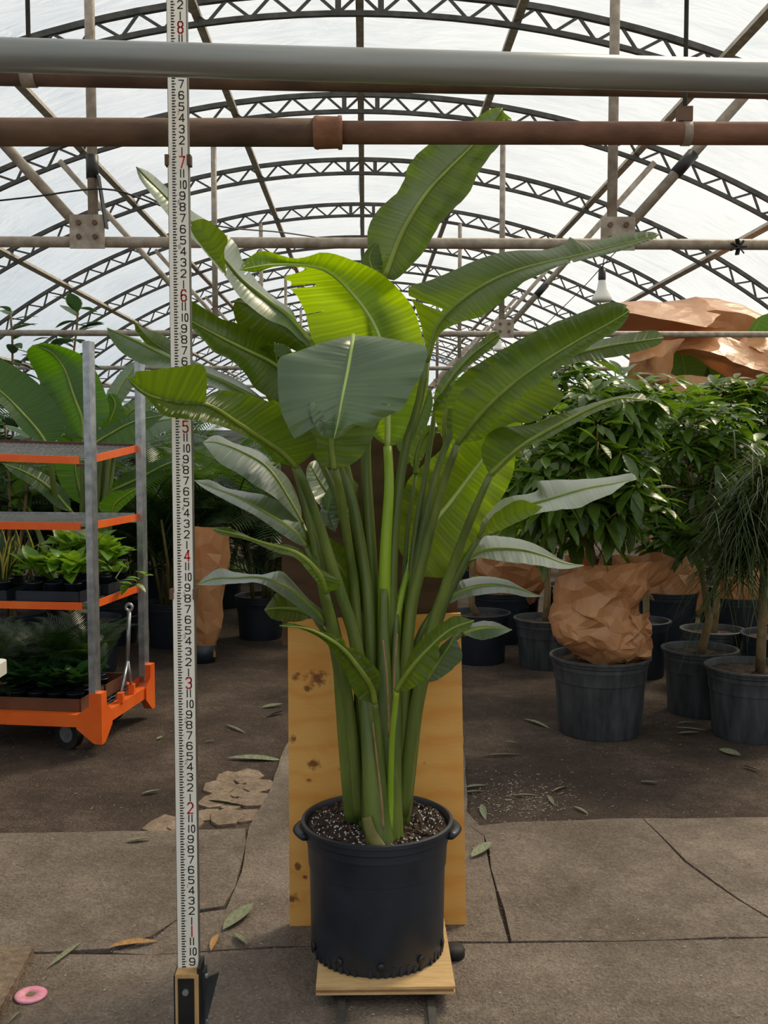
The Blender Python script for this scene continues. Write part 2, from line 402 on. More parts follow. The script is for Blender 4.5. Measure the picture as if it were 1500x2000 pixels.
for y, nm, lab in ((YF, 'wall_far', 'translucent film end wall at the far end'),):
    pts = [(-XEND + XR, 0)] + [arc(RAD + .02, -AEND + 2 * AEND * j / 40) for j in range(41)] + [(XEND + XR, 0)]
    m = MB(); b = m.add([(x, y, z) for x, z in pts]); m.face([b + i for i in range(len(pts))]); tag(m.obj(nm, M['film'], None, False), lab, 'wall', kind='structure')

kneem = surf('grey_sheet_metal', c(118, 118, 114), c(142, 141, 136), 2, .6, .3)  # low opaque walls added to keep the background behind the plants dark
for nm, lo, hi, lab in (('wall_added_knee_left', (XR - XEND - .05, YB, 0), (XR - XEND + .03, YF, 1.5), 'added grey sheet-metal knee wall darkening the space behind the palms'), ('wall_added_knee_right', (XR + XEND - .03, YB, 0), (XR + XEND + .05, YF, 1.5), 'added grey sheet-metal knee wall darkening the space behind the shrubs'), ('wall_added_knee_far', (XR - XEND, YF - .05, 0), (XR + XEND, YF + .03, 1.9), 'added grey sheet-metal knee wall darkening the far end')):
    m = MB(); m.box(lo, hi); tag(m.obj(nm, kneem, None, False), lab, 'wall', kind='structure')
# trusses
web_me = {}
def chord(m, r, y, w):
    n = 60; up = None
    for j in range(n):
        a0 = -AEND + 2 * AEND * j / n; a1 = -AEND + 2 * AEND * (j + 1) / n
        x0, z0 = arc(r, a0); x1, z1 = arc(r, a1); m.bar((x0, y, z0), (x1, y, z1), w, w, (math.sin(a0), 0, math.cos(a0)))
PITCHA = .27 / RAD
def webs():
    out = []; n = int(AEND / PITCHA)
    for i in range(-n, n):
        a = i * PITCHA; out.append((arc(RAD - .02, a), arc(RAD - GAP, a + PITCHA / 2))); out.append((arc(RAD - GAP, a + PITCHA / 2), arc(RAD - .02, a + PITCHA)))
    return out
WB = webs()
wl = (Vector(WB[0][0]) - Vector(WB[0][1])).length
wm = MB(); wm.box((-.008, -.008, 0), (.008, .008, wl)); wm = wm.mesh('web_bar', M['steel_dark'], False)
tm = MB(); chord(tm, RAD - .01, 0, .036); tme = tm.mesh('top_chord', M['steel_dark'], False)
bm_ = MB(); chord(bm_, RAD - GAP, 0, .03); bme = bm_.mesh('bottom_chord', M['steel_dark'], False)
ordn = ['first', 'second', 'third', 'fourth', 'fifth', 'sixth', 'seventh', 'eighth', 'ninth', 'tenth', 'eleventh', 'twelfth', 'thirteenth', 'fourteenth', 'fifteenth', 'sixteenth', 'seventeenth', 'eighteenth']
for k in ks:
    y = Y0 + SP * k
    lab = ('%s dark steel arched roof truss counting from the rusty collared pipe' % ordn[k]) if k >= 0 else 'dark steel arched roof truss above and behind the photographer'
    t = thing('roof_truss', lab, 'truss', (XR, y, ZTOP), 'arched roof trusses', 'structure')
    link('top_chord', tme, t, Matrix.Translation((0, y, 0))); link('bottom_chord', bme, t, Matrix.Translation((0, y, 0)))
    for sx in (-.13, .13):
        a = sx / RAD; x, z = arc(RAD, a); m = MB(); m.box((x - .018, y - .012, z - GAP), (x + .018, y + .012, z)); m.obj('ridge_strut', M['steel_dark'], t, False)
    if 0 <= k <= 5:
        for (p, q) in WB:
            P = Vector((p[0], y, p[1])); Q = Vector((q[0], y, q[1]))
            if abs(p[0] - XR) > 4.2: pass
            mt = Matrix.Translation(P) @ (Q - P).to_track_quat('Z', 'Y').to_matrix().to_4x4()
            link('web_bar', wm, t, mt)
    else:
        m = MB()
        for (p, q) in WB: m.bar((p[0], y, p[1]), (q[0], y, q[1]), .016)
        o = m.obj('web_bars', M['steel_dark'], t, False); o['kind'] = 'stuff'
# purlins
for i, (x, nm) in enumerate(((0, 'ridge'), (-1.0, 'palm-side first'), (.98, 'shrub-side first'), (-2.22, 'palm-side second'), (2.22, 'shrub-side second'), (-3.4, 'palm-side third'), (3.4, 'shrub-side third'), (-4.5, 'palm-side outermost'), (4.5, 'shrub-side outermost'))):
    a = math.asin(x / RAD); r = RAD - .03 - (.05 if x else 0)
    px, pz = arc(r, a); m = MB(); m.bar((px, YB, pz), (px, YF, pz), .05, .045, (math.sin(a), 0, math.cos(a)))
    tag(m.obj('roof_purlin', M['steel_galv'], None, False), '%s straight steel purlin running lengthwise under the film roof' % nm, 'purlin', 'roof purlins', 'structure')
# tie bents with posts, braces and bracket plates
ZT = at(750, 475, Y0).z
PXS = (-1.186, 1.09)
for n, k in enumerate(range(0, 13, 2)):
    y = Y0 + SP * k
    t = thing('tie_frame', '%s galvanised tie beam from the rusty pipe, with hanging posts and braces' % ordn[n], 'roof tie', (XR, y, ZT), 'tie frames across the roof', 'structure')
    m = MB(); m.tube([(-XEND + XR, y, ZT), (XEND + XR, y, ZT)], .024, 12); m.obj('tie_beam', M['steel_galv'], t)
    for s, x in zip((-1, 1), PXS):
        zt = arc(RAD - GAP, math.asin((x - XR) / RAD))[1]
        m = MB(); m.tube([(x, y - .01, ZT + .03), (x, y - .01, zt)], .0225, 10); m.obj('post', M['steel_galv'], t)
        # brace
        x2 = x + s * 1.2; z2 = arc(RAD - GAP, math.asin((x2 - XR) / RAD))[1]
        x1 = x + s * .06
        m = MB(); m.tube([(x1, y - .02, ZT + .06), (x2, y - .02, z2)], .0225, 10); br = m.obj('brace', M['steel_galv'], t)
        m = MB(); m.box((x - .075 + s * .02, y - .042, ZT - .035), (x + .075 + s * .02, y - .034, ZT + .11)); pl = m.obj('bracket_plate', M['steel_galv'], t, False)
        for bx in (-.035, .035):
            for bz in (.015, .075):
                m = MB(); m.tube([(x + s * .02 + bx, y - .042, ZT + bz), (x + s * .02 + bx, y - .052, ZT + bz)], .012, 6); m.obj('bolt', M['rust_dark'], pl, False)
        if k <= 2:
            d = Vector((x2 - x1, 0, z2 - ZT - .06)).normalized(); A = Vector((x1, y - .02, ZT + .06)); f0 = .32 if s > 0 else .0
            if s > 0: m = MB(); m.tube([A + d * f0, A + d * (f0 + .12)], .0275, 12); m.obj('tape', M['black'], br)
            elif k == 0:
                m = MB(); m.tube([(x, y - .01, ZT + .27), (x, y - .01, ZT + .37)], .0275, 12); m.obj('tape', M['black'], t)
                m = MB(); m.bar((x + .03, y - .03, ZT + .28), (x + .065, y - .04, ZT + .05), .025, .006); m.obj('tape_tail', M['black'], t, False)
m = MB()
for k in range(7):
    a = k * 0.9; m.bar(at(1443, 482, Y0 - .04), at(1443 + 16 * math.cos(a), 482 + 16 * math.sin(a), Y0 - .05), .018, .006)
tag(m.obj('cable_tie', M['black'], None, False), 'black knot of tape tied round the galvanised tie beam', 'tape')

# overhead pipes
def pipe(name, a, b, ra, rb, mat, label, extra=.5):
    d = (b - a); A = a - d * extra; B = b + d * extra
    t = thing(name, label, 'pipe', (a + b) / 2)
    return t, A, B
YG = 2.15
a = at(0, 107, YG); b = at(1500, 150, YG)
t, A, B = pipe('overhead_pipe', a, b, 0, 0, 0, 'smooth grey metal pipe crossing in front of the measuring rod')
m = MB(); m.tube([A, B], 31 * mpp(YG), 32); m.obj('pipe_body', M['pipe_grey'], t)
YD = 3.1
a = at(0, 146, YD); b = at(1500, 172, YD)
t, A, B = pipe('overhead_pipe', a, b, 0, 0, 0, 'dark rusty pipe half hidden behind the smooth grey pipe')
m = MB(); m.tube([A, B], 20 * mpp(YD), 24); m.obj('pipe_body', M['rust_dark'], t)
q = at(57, 148, YD); m = MB(); m.tube([q - Vector((.02, 0, 0)), q + Vector((.02, 0, 0))], 21.5 * mpp(YD), 24); m.obj('hanger_strap', M['steel_galv'], t)
m = MB(); m.tube([q, (q.x, q.y, arc(RAD - .08, math.asin((q.x - XR) / RAD))[1])], .007, 8); m.obj('hanger_rod', M['steel_dark'], t)
YP = 2.72
a = at(0, 258, YP); b = at(1500, 261, YP); j0 = at(615, 259, YP); j1 = at(668, 259, YP)
t, A, B = pipe('overhead_pipe', a, b, 0, 0, 0, 'rusty brown iron pipe with a collar joint above the plant')
r1 = 26 * mpp(YP); r2 = 21.5 * mpp(YP)
m = MB(); m.tube([A, j0], r1, 28); m.obj('pipe_body', M['rust_dark'], t)
m = MB(); m.tube([j1 - Vector((.02, 0, 0)), B], r2, 28); m.obj('pipe_body', M['rust'], t)
dx = (j1 - j0) / 5
m = MB(); m.tube([j0 - dx * .3, j0, j0 + dx * .6, j0 + dx * .7, j0 + dx * 4.2, j0 + dx * 4.3, j1, j1 + dx * .1], [r1 * 1.02, r1 * 1.16, r1 * 1.2, r1 * 1.16, r1 * 1.12, r1 * 1.2, r1 * 1.2, r2], 28); m.obj('collar_joint', M['rust_or'], t)
q = at(1340, 261, YP); m = MB(); m.tube([q - Vector((.011, 0, 0)), q + Vector((.011, 0, 0))], r2 * 1.06, 24); st = m.obj('hanger_strap', M['steel_galv'], t)
m = MB(); h1 = at(1338, 210, YP); m.box((h1.x - .02, h1.y - .014, q.z + r2), (h1.x + .017, h1.y + .014, h1.z)); m.obj('hanger_block', M['rust_dark'], t, False)
m = MB(); m.tube([h1 - Vector((0, 0, .01)), (h1.x, h1.y + .02, arc(RAD - GAP, math.asin((h1.x - XR) / RAD))[1])], .006, 8); m.obj('hanger_rod', M['steel_dark'], t)

def wire(pts, r, name, label, mat='black'):
    P = [at(x, y, Y) for x, y, Y in crv(pts, 40)]
    m = MB(); m.tube(P, r, 6); return tag(m.obj(name, M[mat]), label, 'wire')
wire([(-60, 398, 4.53), (60, 385, 4.53), (200, 369, 4.53), (290, 393, 4.6), (420, 440, 5.2), (560, 455, 6), (715, 480, 7)], .004, 'electric_wire', 'thin black wire strung from the taped post past the rod')
wire([(1176, 526, 5.9), (1185, 490, 5.6), (1215, 440, 4.62)], .003, 'electric_wire', 'short wire from which the white bulb hangs')
wire([(1060, 640, 8), (1100, 600, 7.5), (1145, 555, 7), (1190, 505, 6.6), (1235, 460, 6.3)], .003, 'electric_wire', 'pair of thin wires running beside the hanging bulb')
def bulb(px, y0, y1, Y, label):
    s = mpp(Y); top = at(px, y0, Y); H = (y1 - y0) * s
    t = thing('light_bulb', label, 'bulb', top)
    m = MB(); m.lathe([(.0, 0), (.02, 0), (.022, -H * .3), (.02, -H * .34)], top, 16); m.obj('socket', M['black'], t)
    m = MB(); m.lathe([(.018, -H * .3), (.022, -H * .42), (.028, -H * .6), (.052, -H * .82), (.058, -H * .9), (.05, -H * .97), (.0, -H)], top, 24); m.obj('bulb_glass', M['white_glass'], t)
bulb(1176, 525, 590, 5.9, 'white reflector bulb hanging by its socket near the bracketed post')
bulb(974, 650, 686, 10., 'small white bulb hanging far behind the curled leaf')
# ------------------------------------------------------------------ pots
def pot_parts(par, cen, z0, h, rb, rt, mat, n=44, soil=True, lip=.018, lugs=True, name='pot', sl=.035):
    cx, cy = cen; L = lip
    prof = [(0, z0 + .004), (rb * .9, z0 + .004), (rb * .97, z0), (rb, z0 + .015), (rt - .012, z0 + h - .06), (rt - .004, z0 + h - .055), (rt - .004, z0 + h - .035), (rt + .002, z0 + h - .03), (rt + .002, z0 + h - .014), (rt + L * .5, z0 + h - .010), (rt + L * .5, z0 + h), (rt + .001, z0 + h + .002), (rt - .004, z0 + h - .004), (rt - .01, z0 + h - .12)]
    m = MB(); m.lathe(prof, (cx, cy, 0), n); o = m.obj(name, mat, par)
    smooth_angle(o, 50)
    if soil:
        rows = []
        for i in range(9):
            r = (rt - .007) * i / 8
            rows.append([(cx + r * math.cos(2 * PI * j / 40), cy + r * math.sin(2 * PI * j / 40), z0 + h - sl + .008 * noise.noise((r * 40, j * .6, z0 * 9))) for j in range(40)])
        MB().grid(rows, True).obj('soil', M['soil'], par)
    if lugs:
        for s in (-1, 1):
            m = MB(); pts = []
            for k in range(9):
                a = (k / 8 - .5) * .62; rr = rt + .002 + .014 * math.cos((k / 8 - .5) * PI)
                pts.append((cx + s * rr * math.cos(a), cy + rr * math.sin(a), z0 + h - .03))
            m.tube(pts, .010, 8, True, 1.8); m.obj('handle_lug', mat, o)
    return o

# ------------------------------------------------------------------ plywood dolly
ZB = .012
PCX = at(737, 1940, 2.81).x; PCY = 2.81; ZPLAT = .07
YBB = 3.05
bk = [at(566, 1832, YBB), at(911, 1829, YBB), at(900, 1198, YBB + .02), at(562, 1212, YBB + .02)]
dol = thing('plywood_dolly', 'plywood platform dolly with upright back board carrying the big pot', 'dolly', (PCX, PCY, ZB))
px0 = at(617, 1948, 2.59).x; px1 = at(889, 1944, 2.59).x
plym = [surf('pale_ply_layer', c(196, 158, 104), c(216, 180, 126), 14, .7, stretch=(1, 6, 6)), surf('dark_ply_layer', c(140, 98, 58), c(164, 120, 74), 14, .7, stretch=(1, 6, 6))]
for k in range(3):
    m = MB(); m.box((px0, 2.585, ZPLAT - .021 + .007 * k), (px1 - (.004 if k == 1 else 0), 3.048, ZPLAT - .021 + .007 * (k + 1))); m.obj('ply_layer', plym[k % 2], dol, False)
kpx = [(620, 1327, 20, 1.0), (577, 1323, 9, 1), (600, 1346, 8, .9), (573, 1447, 9, 1), (612, 1495, 13, .9), (604, 1526, 5, 1), (662, 1505, 4, .25), (826, 1356, 4, .25), (829, 1493, 4, .25), (583, 1693, 9, 1), (596, 1715, 6, 1), (570, 1757, 14, .7), (577, 1820, 11, 1)]
knots = []
for x, y, r, s in kpx:
    q = at(x, y, YBB); knots.append((q.x, q.z, r * mpp(YBB), s))
plyb = plywood('knotty_plywood', c(255, 200, 112), c(240, 160, 70), knots, 70, .42, .2)
zb0 = bk[0].z; zb1 = bk[2].z
m = MB(); b_ = m.add([bk[0], bk[1], bk[2], bk[3]] + [p + Vector((0, .018, 0)) for p in bk])
for q in ((0, 1, 2, 3), (7, 6, 5, 4), (0, 4, 5, 1), (1, 5, 6, 2), (2, 6, 7, 3), (3, 7, 4, 0)): m.face([b_ + i for i in q])
o = m.obj('back_board', plyb, dol, False); o['label'] = 'bright knotty plywood panel'
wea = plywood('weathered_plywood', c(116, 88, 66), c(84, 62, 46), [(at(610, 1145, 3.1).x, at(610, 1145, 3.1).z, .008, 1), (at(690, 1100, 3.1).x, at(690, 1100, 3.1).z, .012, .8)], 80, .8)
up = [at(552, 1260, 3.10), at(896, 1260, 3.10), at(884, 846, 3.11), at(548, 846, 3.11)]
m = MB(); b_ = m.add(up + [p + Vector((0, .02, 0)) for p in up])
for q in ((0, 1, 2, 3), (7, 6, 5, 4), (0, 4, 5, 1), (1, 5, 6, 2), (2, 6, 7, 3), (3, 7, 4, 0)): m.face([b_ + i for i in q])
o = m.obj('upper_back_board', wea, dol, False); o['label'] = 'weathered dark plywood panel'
for x in (px0 + .06, px1 - .06):                      # uprights and casters
    m = MB(); m.box((x - .02, 3.122, ZPLAT - .02), (x + .02, 3.15, 1.3)); m.obj('upright', wea, dol, False)
for x, y in ((px0 + .05, 2.66), (px1 - .05, 2.66), (px0 + .03, 2.98), (px1 - .03, 2.98)):
    m = MB(); m.tube([(x - .014, y, ZB + .024), (x + .014, y, ZB + .024)], .024, 20); m.obj('caster_wheel', M['rubber'], dol)
m = MB(); q = on(885, 1868, ZB); m.lathe([(0, .03), (.03, .03), (.034, .02), (.034, .004), (0, .004)], (q.x, q.y, ZB), 20); m.obj('caster_plate', M['rubber'], dol)
for xx in (664, 846):
    a = on(xx, 1968, .02); b2 = on(xx + 6, 2120, .02)
    m = MB(); m.bar((a.x, a.y + .3, ZB + .012), (b2.x, b2.y - .3, ZB + .012), .02, .012); m.obj('runner_bar', M['steel_dark'], dol, False)

# ------------------------------------------------------------------ the big plant
PH = .368
plant = thing('potted_bird_of_paradise', 'tall bird of paradise plant with broad split leaves in a black nursery pot', 'plant', (PCX, PCY, ZPLAT))
pot = pot_parts(plant, (PCX, PCY), ZPLAT, PH, .186, .203, M['pot'], 64, sl=.014)
m = MB()
for j in range(56):
    if j % 9 == 4: continue
    a = 2 * PI * j / 56; r = .1855
    m.box((-.004, -.002, .002), (.004, .0035, rnd.uniform(.018, .03)), Matrix.Translation((PCX + r * math.cos(a), PCY + r * math.sin(a), ZPLAT)) @ Matrix.Rotation(a + PI / 2, 4, 'Z'))
o = m.obj('base_ribs', M['pot'], pot, False); o['kind'] = 'stuff'
for j in range(6):
    a = -PI / 2 + (j - 2.5) * .62 + .35; m = MB()
    q = Vector((PCX + .187 * math.cos(a), PCY + .187 * math.sin(a), ZPLAT + .032))
    m.tube([q, q + Vector((math.cos(a), math.sin(a), 0)) * .004], .011, 12); m.obj('drain_hole', M['black'], pot)
# perlite and bark on the soil
ZS = ZPLAT + PH - .014
def chips(n, s0, s1, mat, nm, flat=1):
    m = MB()
    for _ in range(n):
        r = .186 * math.sqrt(rnd.random()); a = rnd.random() * 2 * PI; s = rnd.uniform(s0, s1)
        T = Matrix.Translation((PCX + r * math.cos(a), PCY + r * math.sin(a), ZS + .006)) @ Euler((rnd.random() * 3, rnd.random() * 3, rnd.random() * 3)).to_matrix().to_4x4()
        P = [T @ (Vector(p) * s) for p in ((1, 0, 0), (-1, .2, 0), (0, 1 * flat, .1), (.1, -1 * flat, 0), (0, 0, .8), (0, .1, -.8))]
        b = m.add(P)
        for f in ((0, 2, 4), (2, 1, 4), (1, 3, 4), (3, 0, 4), (2, 0, 5), (1, 2, 5), (3, 1, 5), (0, 3, 5)): m.face([b + i for i in f])
    o = m.obj(nm, M[mat], plant, False); o['kind'] = 'stuff'
chips(420, .0015, .0042, 'perlite', 'perlite_grains'); chips(420, .004, .012, 'bark', 'bark_chips', .35)

def blade(Mp, L, R, dl=0., dr=0., cup=0., mat='leaf', ns=44, nt=6, tears=(), jag=1.2, rip=.004, parent=None, name='leaf', rib=(.0085, .0018), ribmat='midrib', seed=0, mrange=(0, 1)):
    N = 300
    m_ = crv(Mp, N); l_ = crv([Mp[0][:2]] + list(L) + [Mp[-1][:2]], N); r_ = crv([Mp[0][:2]] + list(R) + [Mp[-1][:2]], N)
    P3 = [ap(*q) for q in m_]; length = sum((a - b).length for a, b in zip(P3, P3[1:]))
    S = [i / ns for i in range(ns + 1)]
    cut = {}
    for side, s0, dp in tears:
        w = .010; S += [s0, s0 + w]; cut[(side, round(s0, 5))] = dp
    S = sorted(set(round(s, 5) for s in S))
    rows = []
    for s in S:
        i = min(int(s * (N - 1)), N - 2); f = s * (N - 1) - i
        g = lambda A: tuple(a + (b - a) * f for a, b in zip(A[i], A[i + 1]))
        mm, ll, rr = g(m_), g(l_), g(r_); pf = max(math.sin(PI * min(max(s, .0), 1)), 0) ** .55
        row = []
        for j in range(-nt, nt + 1):
            tt = abs(j) / nt; e = ll if j < 0 else rr; d = lerp_list(dl if j < 0 else dr, s)
            x = mm[0] + (e[0] - mm[0]) * tt; y = mm[1] + (e[1] - mm[1]) * tt
            w = noise.noise((s * 26, j * .02 + seed * 3.3, seed + (9 if j < 0 else 0))) * jag * tt * tt * pf * 1.6
            x += w; y += w * .7
            Y = mm[2] + d * tt * pf + cup * math.sin(PI * tt * .85) * pf + rip * tt * math.sin(s * 60 + seed * 1.7 + (1.5 if j < 0 else 0)) * pf
            row.append((ap(x, y, Y), (j / nt * .5 + .5, s * length)))
        rows.append(row)
    mb = MB(); nc = 2 * nt + 1; b = mb.add([p for r in rows for p, _ in r])
    for i in range(len(S) - 1):
        for j in range(nc - 1):
            side = -1 if j < nt else 1; k = (side, S[i])
            tt = (nt - j) / nt if side < 0 else (j - nt + 1) / nt
            if k in cut and tt > 1 - cut[k] + 1e-4: continue
            mb.face((b + i * nc + j, b + i * nc + j + 1, b + (i + 1) * nc + j + 1, b + (i + 1) * nc + j), [rows[i][j][1], rows[i][j + 1][1], rows[i + 1][j + 1][1], rows[i + 1][j][1]])
    o = mb.obj(name, M[mat], parent)
    if rib:
        P = [P3[int(i * (N - 1) / 30)] for i in range(31)]
        mr = MB(); mr.tube(P, [rib[0] + (rib[1] - rib[0]) * i / 30 for i in range(31)], 6); mr.obj('midrib', M[ribmat], o)
    return o
def stalk(pts, r0, r1, parent, mat='petiole', flat=1.0, n=26, name='petiole'):
    """pts run from the blade base down to the soil."""
    P = [ap(*q) for q in crv(pts, n)][::-1]
    m = MB(); m.tube(P, [r0 + (r1 - r0) * (i / (n - 1)) for i in range(n)], 12, True, flat); return m.obj(name, M[mat], parent)
NLF = [0]
def leaf(Mp, L, R, st=None, r=(.024, .010), smat='petiole', **kw):
    NLF[0] += 1; kw.setdefault('seed', NLF[0]); kw.setdefault('parent', plant)
    o = blade(Mp, L, R, **kw)
    if st: stalk([Mp[0]] + st, r[0], r[1], o, smat)
    return o
B_ = 2.13
# A  tall upright leaf crossing behind the rusty pipe
leaf([(752, 540, 2.27), (786, 455, 2.30), (829, 383, 2.33), (873, 334, 2.36), (922, 285, 2.39), (972, 227, 2.42), (981, 211, 2.43)],
     [(730, 512), (717, 462), (735, 414), (780, 370), (802, 316), (847, 276), (918, 238), (960, 212)],
     [(773, 546), (824, 495), (860, 437), (914, 379), (930, 345), (958, 303), (985, 270), (1000, 236), (986, 222)],
     [(738, 640, 2.24), (722, 780, 2.2), (714, 878, 2.18), (722, 1043, 2.17), (731, 1203, 2.16), (738, 1420, 2.15), (742, 1615, 2.15)],
     dl=.10, dr=-.06, cup=.035, tears=[(1, .93, .5)], rip=.005)
leaf([(742, 560, 2.3), (728, 528, 2.31), (722, 500, 2.32), (738, 474, 2.33)], [(715, 535), (706, 505), (722, 482)], [(750, 535), (745, 500)], mat='leaf', ns=18, rib=(.004, .001))
# B  bright arching leaf, light shining through
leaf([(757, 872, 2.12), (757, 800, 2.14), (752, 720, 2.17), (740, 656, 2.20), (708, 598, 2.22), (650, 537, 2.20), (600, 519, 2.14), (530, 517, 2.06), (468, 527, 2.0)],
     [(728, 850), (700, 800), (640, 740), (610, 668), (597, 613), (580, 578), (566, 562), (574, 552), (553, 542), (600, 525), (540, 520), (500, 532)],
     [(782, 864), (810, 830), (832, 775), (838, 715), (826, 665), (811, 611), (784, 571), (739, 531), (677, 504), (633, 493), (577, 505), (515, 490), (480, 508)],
     [(760, 950, 2.11), (752, 1100, 2.11), (750, 1300, 2.12), (752, 1500, 2.12), (755, 1648, 2.10)], (.026, .012), 'petiole_young',
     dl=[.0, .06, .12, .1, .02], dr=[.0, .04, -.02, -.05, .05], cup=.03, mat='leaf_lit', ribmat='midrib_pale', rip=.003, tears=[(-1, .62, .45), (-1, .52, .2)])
# C  leaf folded over: rear half rising, front half drooping towards the viewer
leaf([(653, 916, 2.02), (647, 860, 2.02), (652, 800, 2.03), (668, 725, 2.02), (690, 656, 1.99)],
     [(625, 906), (609, 870), (590, 800), (562, 730), (550, 700), (610, 676)],
     [(690, 905), (722, 868), (762, 780), (806, 710), (830, 682), (760, 666)],
     [(665, 963, 2.05), (681, 1070, 2.09), (692, 1150, 2.11), (702, 1300, 2.11), (712, 1500, 2.10), (722, 1630, 2.09)], (.022, .010),
     dl=[0, .03, .04, .02, 0], dr=[0, .03, .05, .03, 0], mat='leaf')
leaf([(690, 655, 1.99), (688, 672, 1.935), (680, 720, 1.90), (668, 780, 1.87), (659, 830, 1.86), (652, 857, 1.86)],
     [(640, 666), (580, 687), (546, 700), (543, 745), (547, 795), (560, 830), (577, 857), (592, 838), (603, 815), (611, 824), (628, 850)],
     [(740, 658), (795, 668), (833, 679), (828, 720), (806, 760), (784, 800), (752, 814), (724, 838), (700, 828), (668, 852)],
     dl=[.02, .02, .0, -.02, -.02], dr=[.03, .03, .01, -.01, -.01], cup=-.03, mat='leaf_grey', ribmat='midrib_pale', ns=48, nt=8, rip=.003, rib=(.006, .003), tears=[(-1, .72, .5), (1, .62, .35)])
# small curl of the folded leaf's torn edge
leaf([(640, 846, 1.85), (622, 838, 1.83), (608, 812, 1.82), (603, 778, 1.82)], [(628, 850), (612, 825), (604, 800)], [(640, 830), (625, 800), (612, 785)], dl=.0, dr=.015, mat='leaf_grey', rib=None, ns=16, nt=3)
# D  long leaf reaching right under the tie beam
leaf([(833, 708, 2.12), (851, 647, 2.12), (864, 624, 2.11), (900, 589, 2.08), (954, 553, 2.04), (1007, 530, 2.0), (1061, 515, 1.97), (1130, 499, 1.95), (1208, 479, 1.94), (1289, 458, 1.94)],
     [(828, 660), (815, 610), (797, 563), (838, 548), (887, 528), (918, 513), (963, 497), (1007, 489), (1060, 488), (1100, 478), (1115, 462), (1141, 475), (1208, 459), (1265, 452)],
     [(848, 672), (864, 647), (900, 629), (940, 618), (980, 589), (1021, 553), (1065, 531), (1092, 519), (1132, 510), (1208, 491), (1270, 470)],
     [(815, 800, 2.13), (796, 856, 2.13), (780, 948, 2.13), (767, 1080, 2.13), (765, 1300, 2.12), (766, 1500, 2.11), (770, 1648, 2.09)], (.022, .010),
     dl=.12, dr=-.07, cup=-.02, tears=[(-1, .19, .8), (1, .66, .7)])
# E  upper left leaf: dark folded half and pale glossy half
leaf([(607, 668, 2.18), (567, 622, 2.2), (520, 585, 2.2), (470, 545, 2.18), (425, 492, 2.14), (372, 432, 2.1), (325, 385, 2.06), (290, 350, 2.04), (266, 326, 2.03)],
     [(590, 668), (560, 640), (520, 622), (470, 582), (444, 545), (418, 515), (390, 480), (345, 440), (300, 385), (272, 348)],
     [(585, 640), (571, 606), (545, 588), (515, 563), (480, 520), (462, 478), (434, 452), (400, 428), (370, 408), (325, 365), (290, 335)],
     [(640, 780, 2.18), (672, 900, 2.18), (700, 1030, 2.16), (716, 1180, 2.15), (728, 1400, 2.14), (735, 1600, 2.13)], (.022, .009),
     dl=-.10, dr=.13, cup=.02, mat='leaf_grey', tears=[(1, .38, .5), (-1, .45, .6)])
leaf([(442, 538, 2.06), (428, 500, 2.05), (405, 462, 2.04), (376, 432, 2.04)], [(420, 512), (395, 482), (374, 452)], [(438, 490), (445, 468), (430, 448), (400, 428)], mat='leaf', rib=None, ns=20, nt=4, dr=-.01)
# F  darker leaf behind E
leaf([(612, 690, 2.22), (593, 667, 2.23), (550, 630, 2.25), (500, 600, 2.27), (458, 588, 2.28)],
     [(590, 690), (555, 675), (510, 660), (470, 640), (456, 610)], [(602, 660), (570, 628), (530, 605), (485, 586), (466, 582)], [(650, 820, 2.2), (690, 1000, 2.18), (712, 1200, 2.16), (725, 1450, 2.15)], (.018, .008), dl=-.03, dr=.03, cup=.02)
# G  left leaf running behind the rod
leaf([(600, 800, 2.14), (575, 745, 2.14), (533, 710, 2.14), (483, 685, 2.12), (433, 660, 2.10), (372, 627, 2.07), (330, 600, 2.05)],
     [(580, 805), (547, 788), (500, 760), (477, 727), (450, 703), (417, 687), (400, 667), (372, 640), (345, 615)],
     [(592, 750), (565, 700), (533, 667), (467, 633), (433, 623), (400, 603), (372, 587), (345, 588)],
     [(640, 860, 2.14), (665, 915, 2.13), (691, 990, 2.12), (710, 1097, 2.12), (721, 1203, 2.11), (728, 1400, 2.10), (733, 1605, 2.09)], (.022, .009), dl=-.07, dr=.08, cup=.02)
# H  small bright leaf edge left of the drooping leaf
leaf([(600, 850, 2.2), (565, 790, 2.19), (545, 730, 2.17), (537, 672, 2.14)], [(560, 840), (520, 775), (504, 715), (506, 680)], [(600, 800), (585, 740), (565, 700), (550, 680)], [(660, 980, 2.18), (700, 1150, 2.16), (720, 1400, 2.14)], (.016, .007), mat='leaf', dl=.02, dr=-.05, cup=.03)
leaf([(570, 700, 2.10), (555, 690, 2.09), (540, 672, 2.1)], [(548, 700), (534, 685)], [(572, 690), (556, 672)], mat='leaf', rib=None, ns=12, nt=3)
# I  far left leaf with a split tip, partly behind the rod
leaf([(560, 850, 2.1), (513, 790, 2.1), (455, 755, 2.09), (400, 730, 2.07), (333, 700, 2.04), (270, 668, 2.0), (209, 641, 1.96)],
     [(535, 830), (480, 790), (430, 762), (380, 740), (333, 722), (283, 713), (240, 690), (217, 663)],
     [(545, 810), (513, 778), (465, 742), (420, 722), (370, 700), (333, 676), (290, 668), (247, 655)],
     [(603, 1000, 2.08), (625, 1110, 2.08), (648, 1220, 2.09), (668, 1330, 2.1), (684, 1480, 2.12), (694, 1590, 2.14)], (.026, .010), dl=-.07, dr=.07, cup=.01, mat='leaf_grey', tears=[(1, .82, .5), (1, .75, .4)])
leaf([(400, 725, 2.1), (333, 690, 2.07), (290, 660, 2.04), (261, 626, 2.02)], [(350, 712), (300, 684), (268, 650)], [(360, 690), (320, 655), (280, 640)], rib=(.003, .001), dr=.05, ns=24)
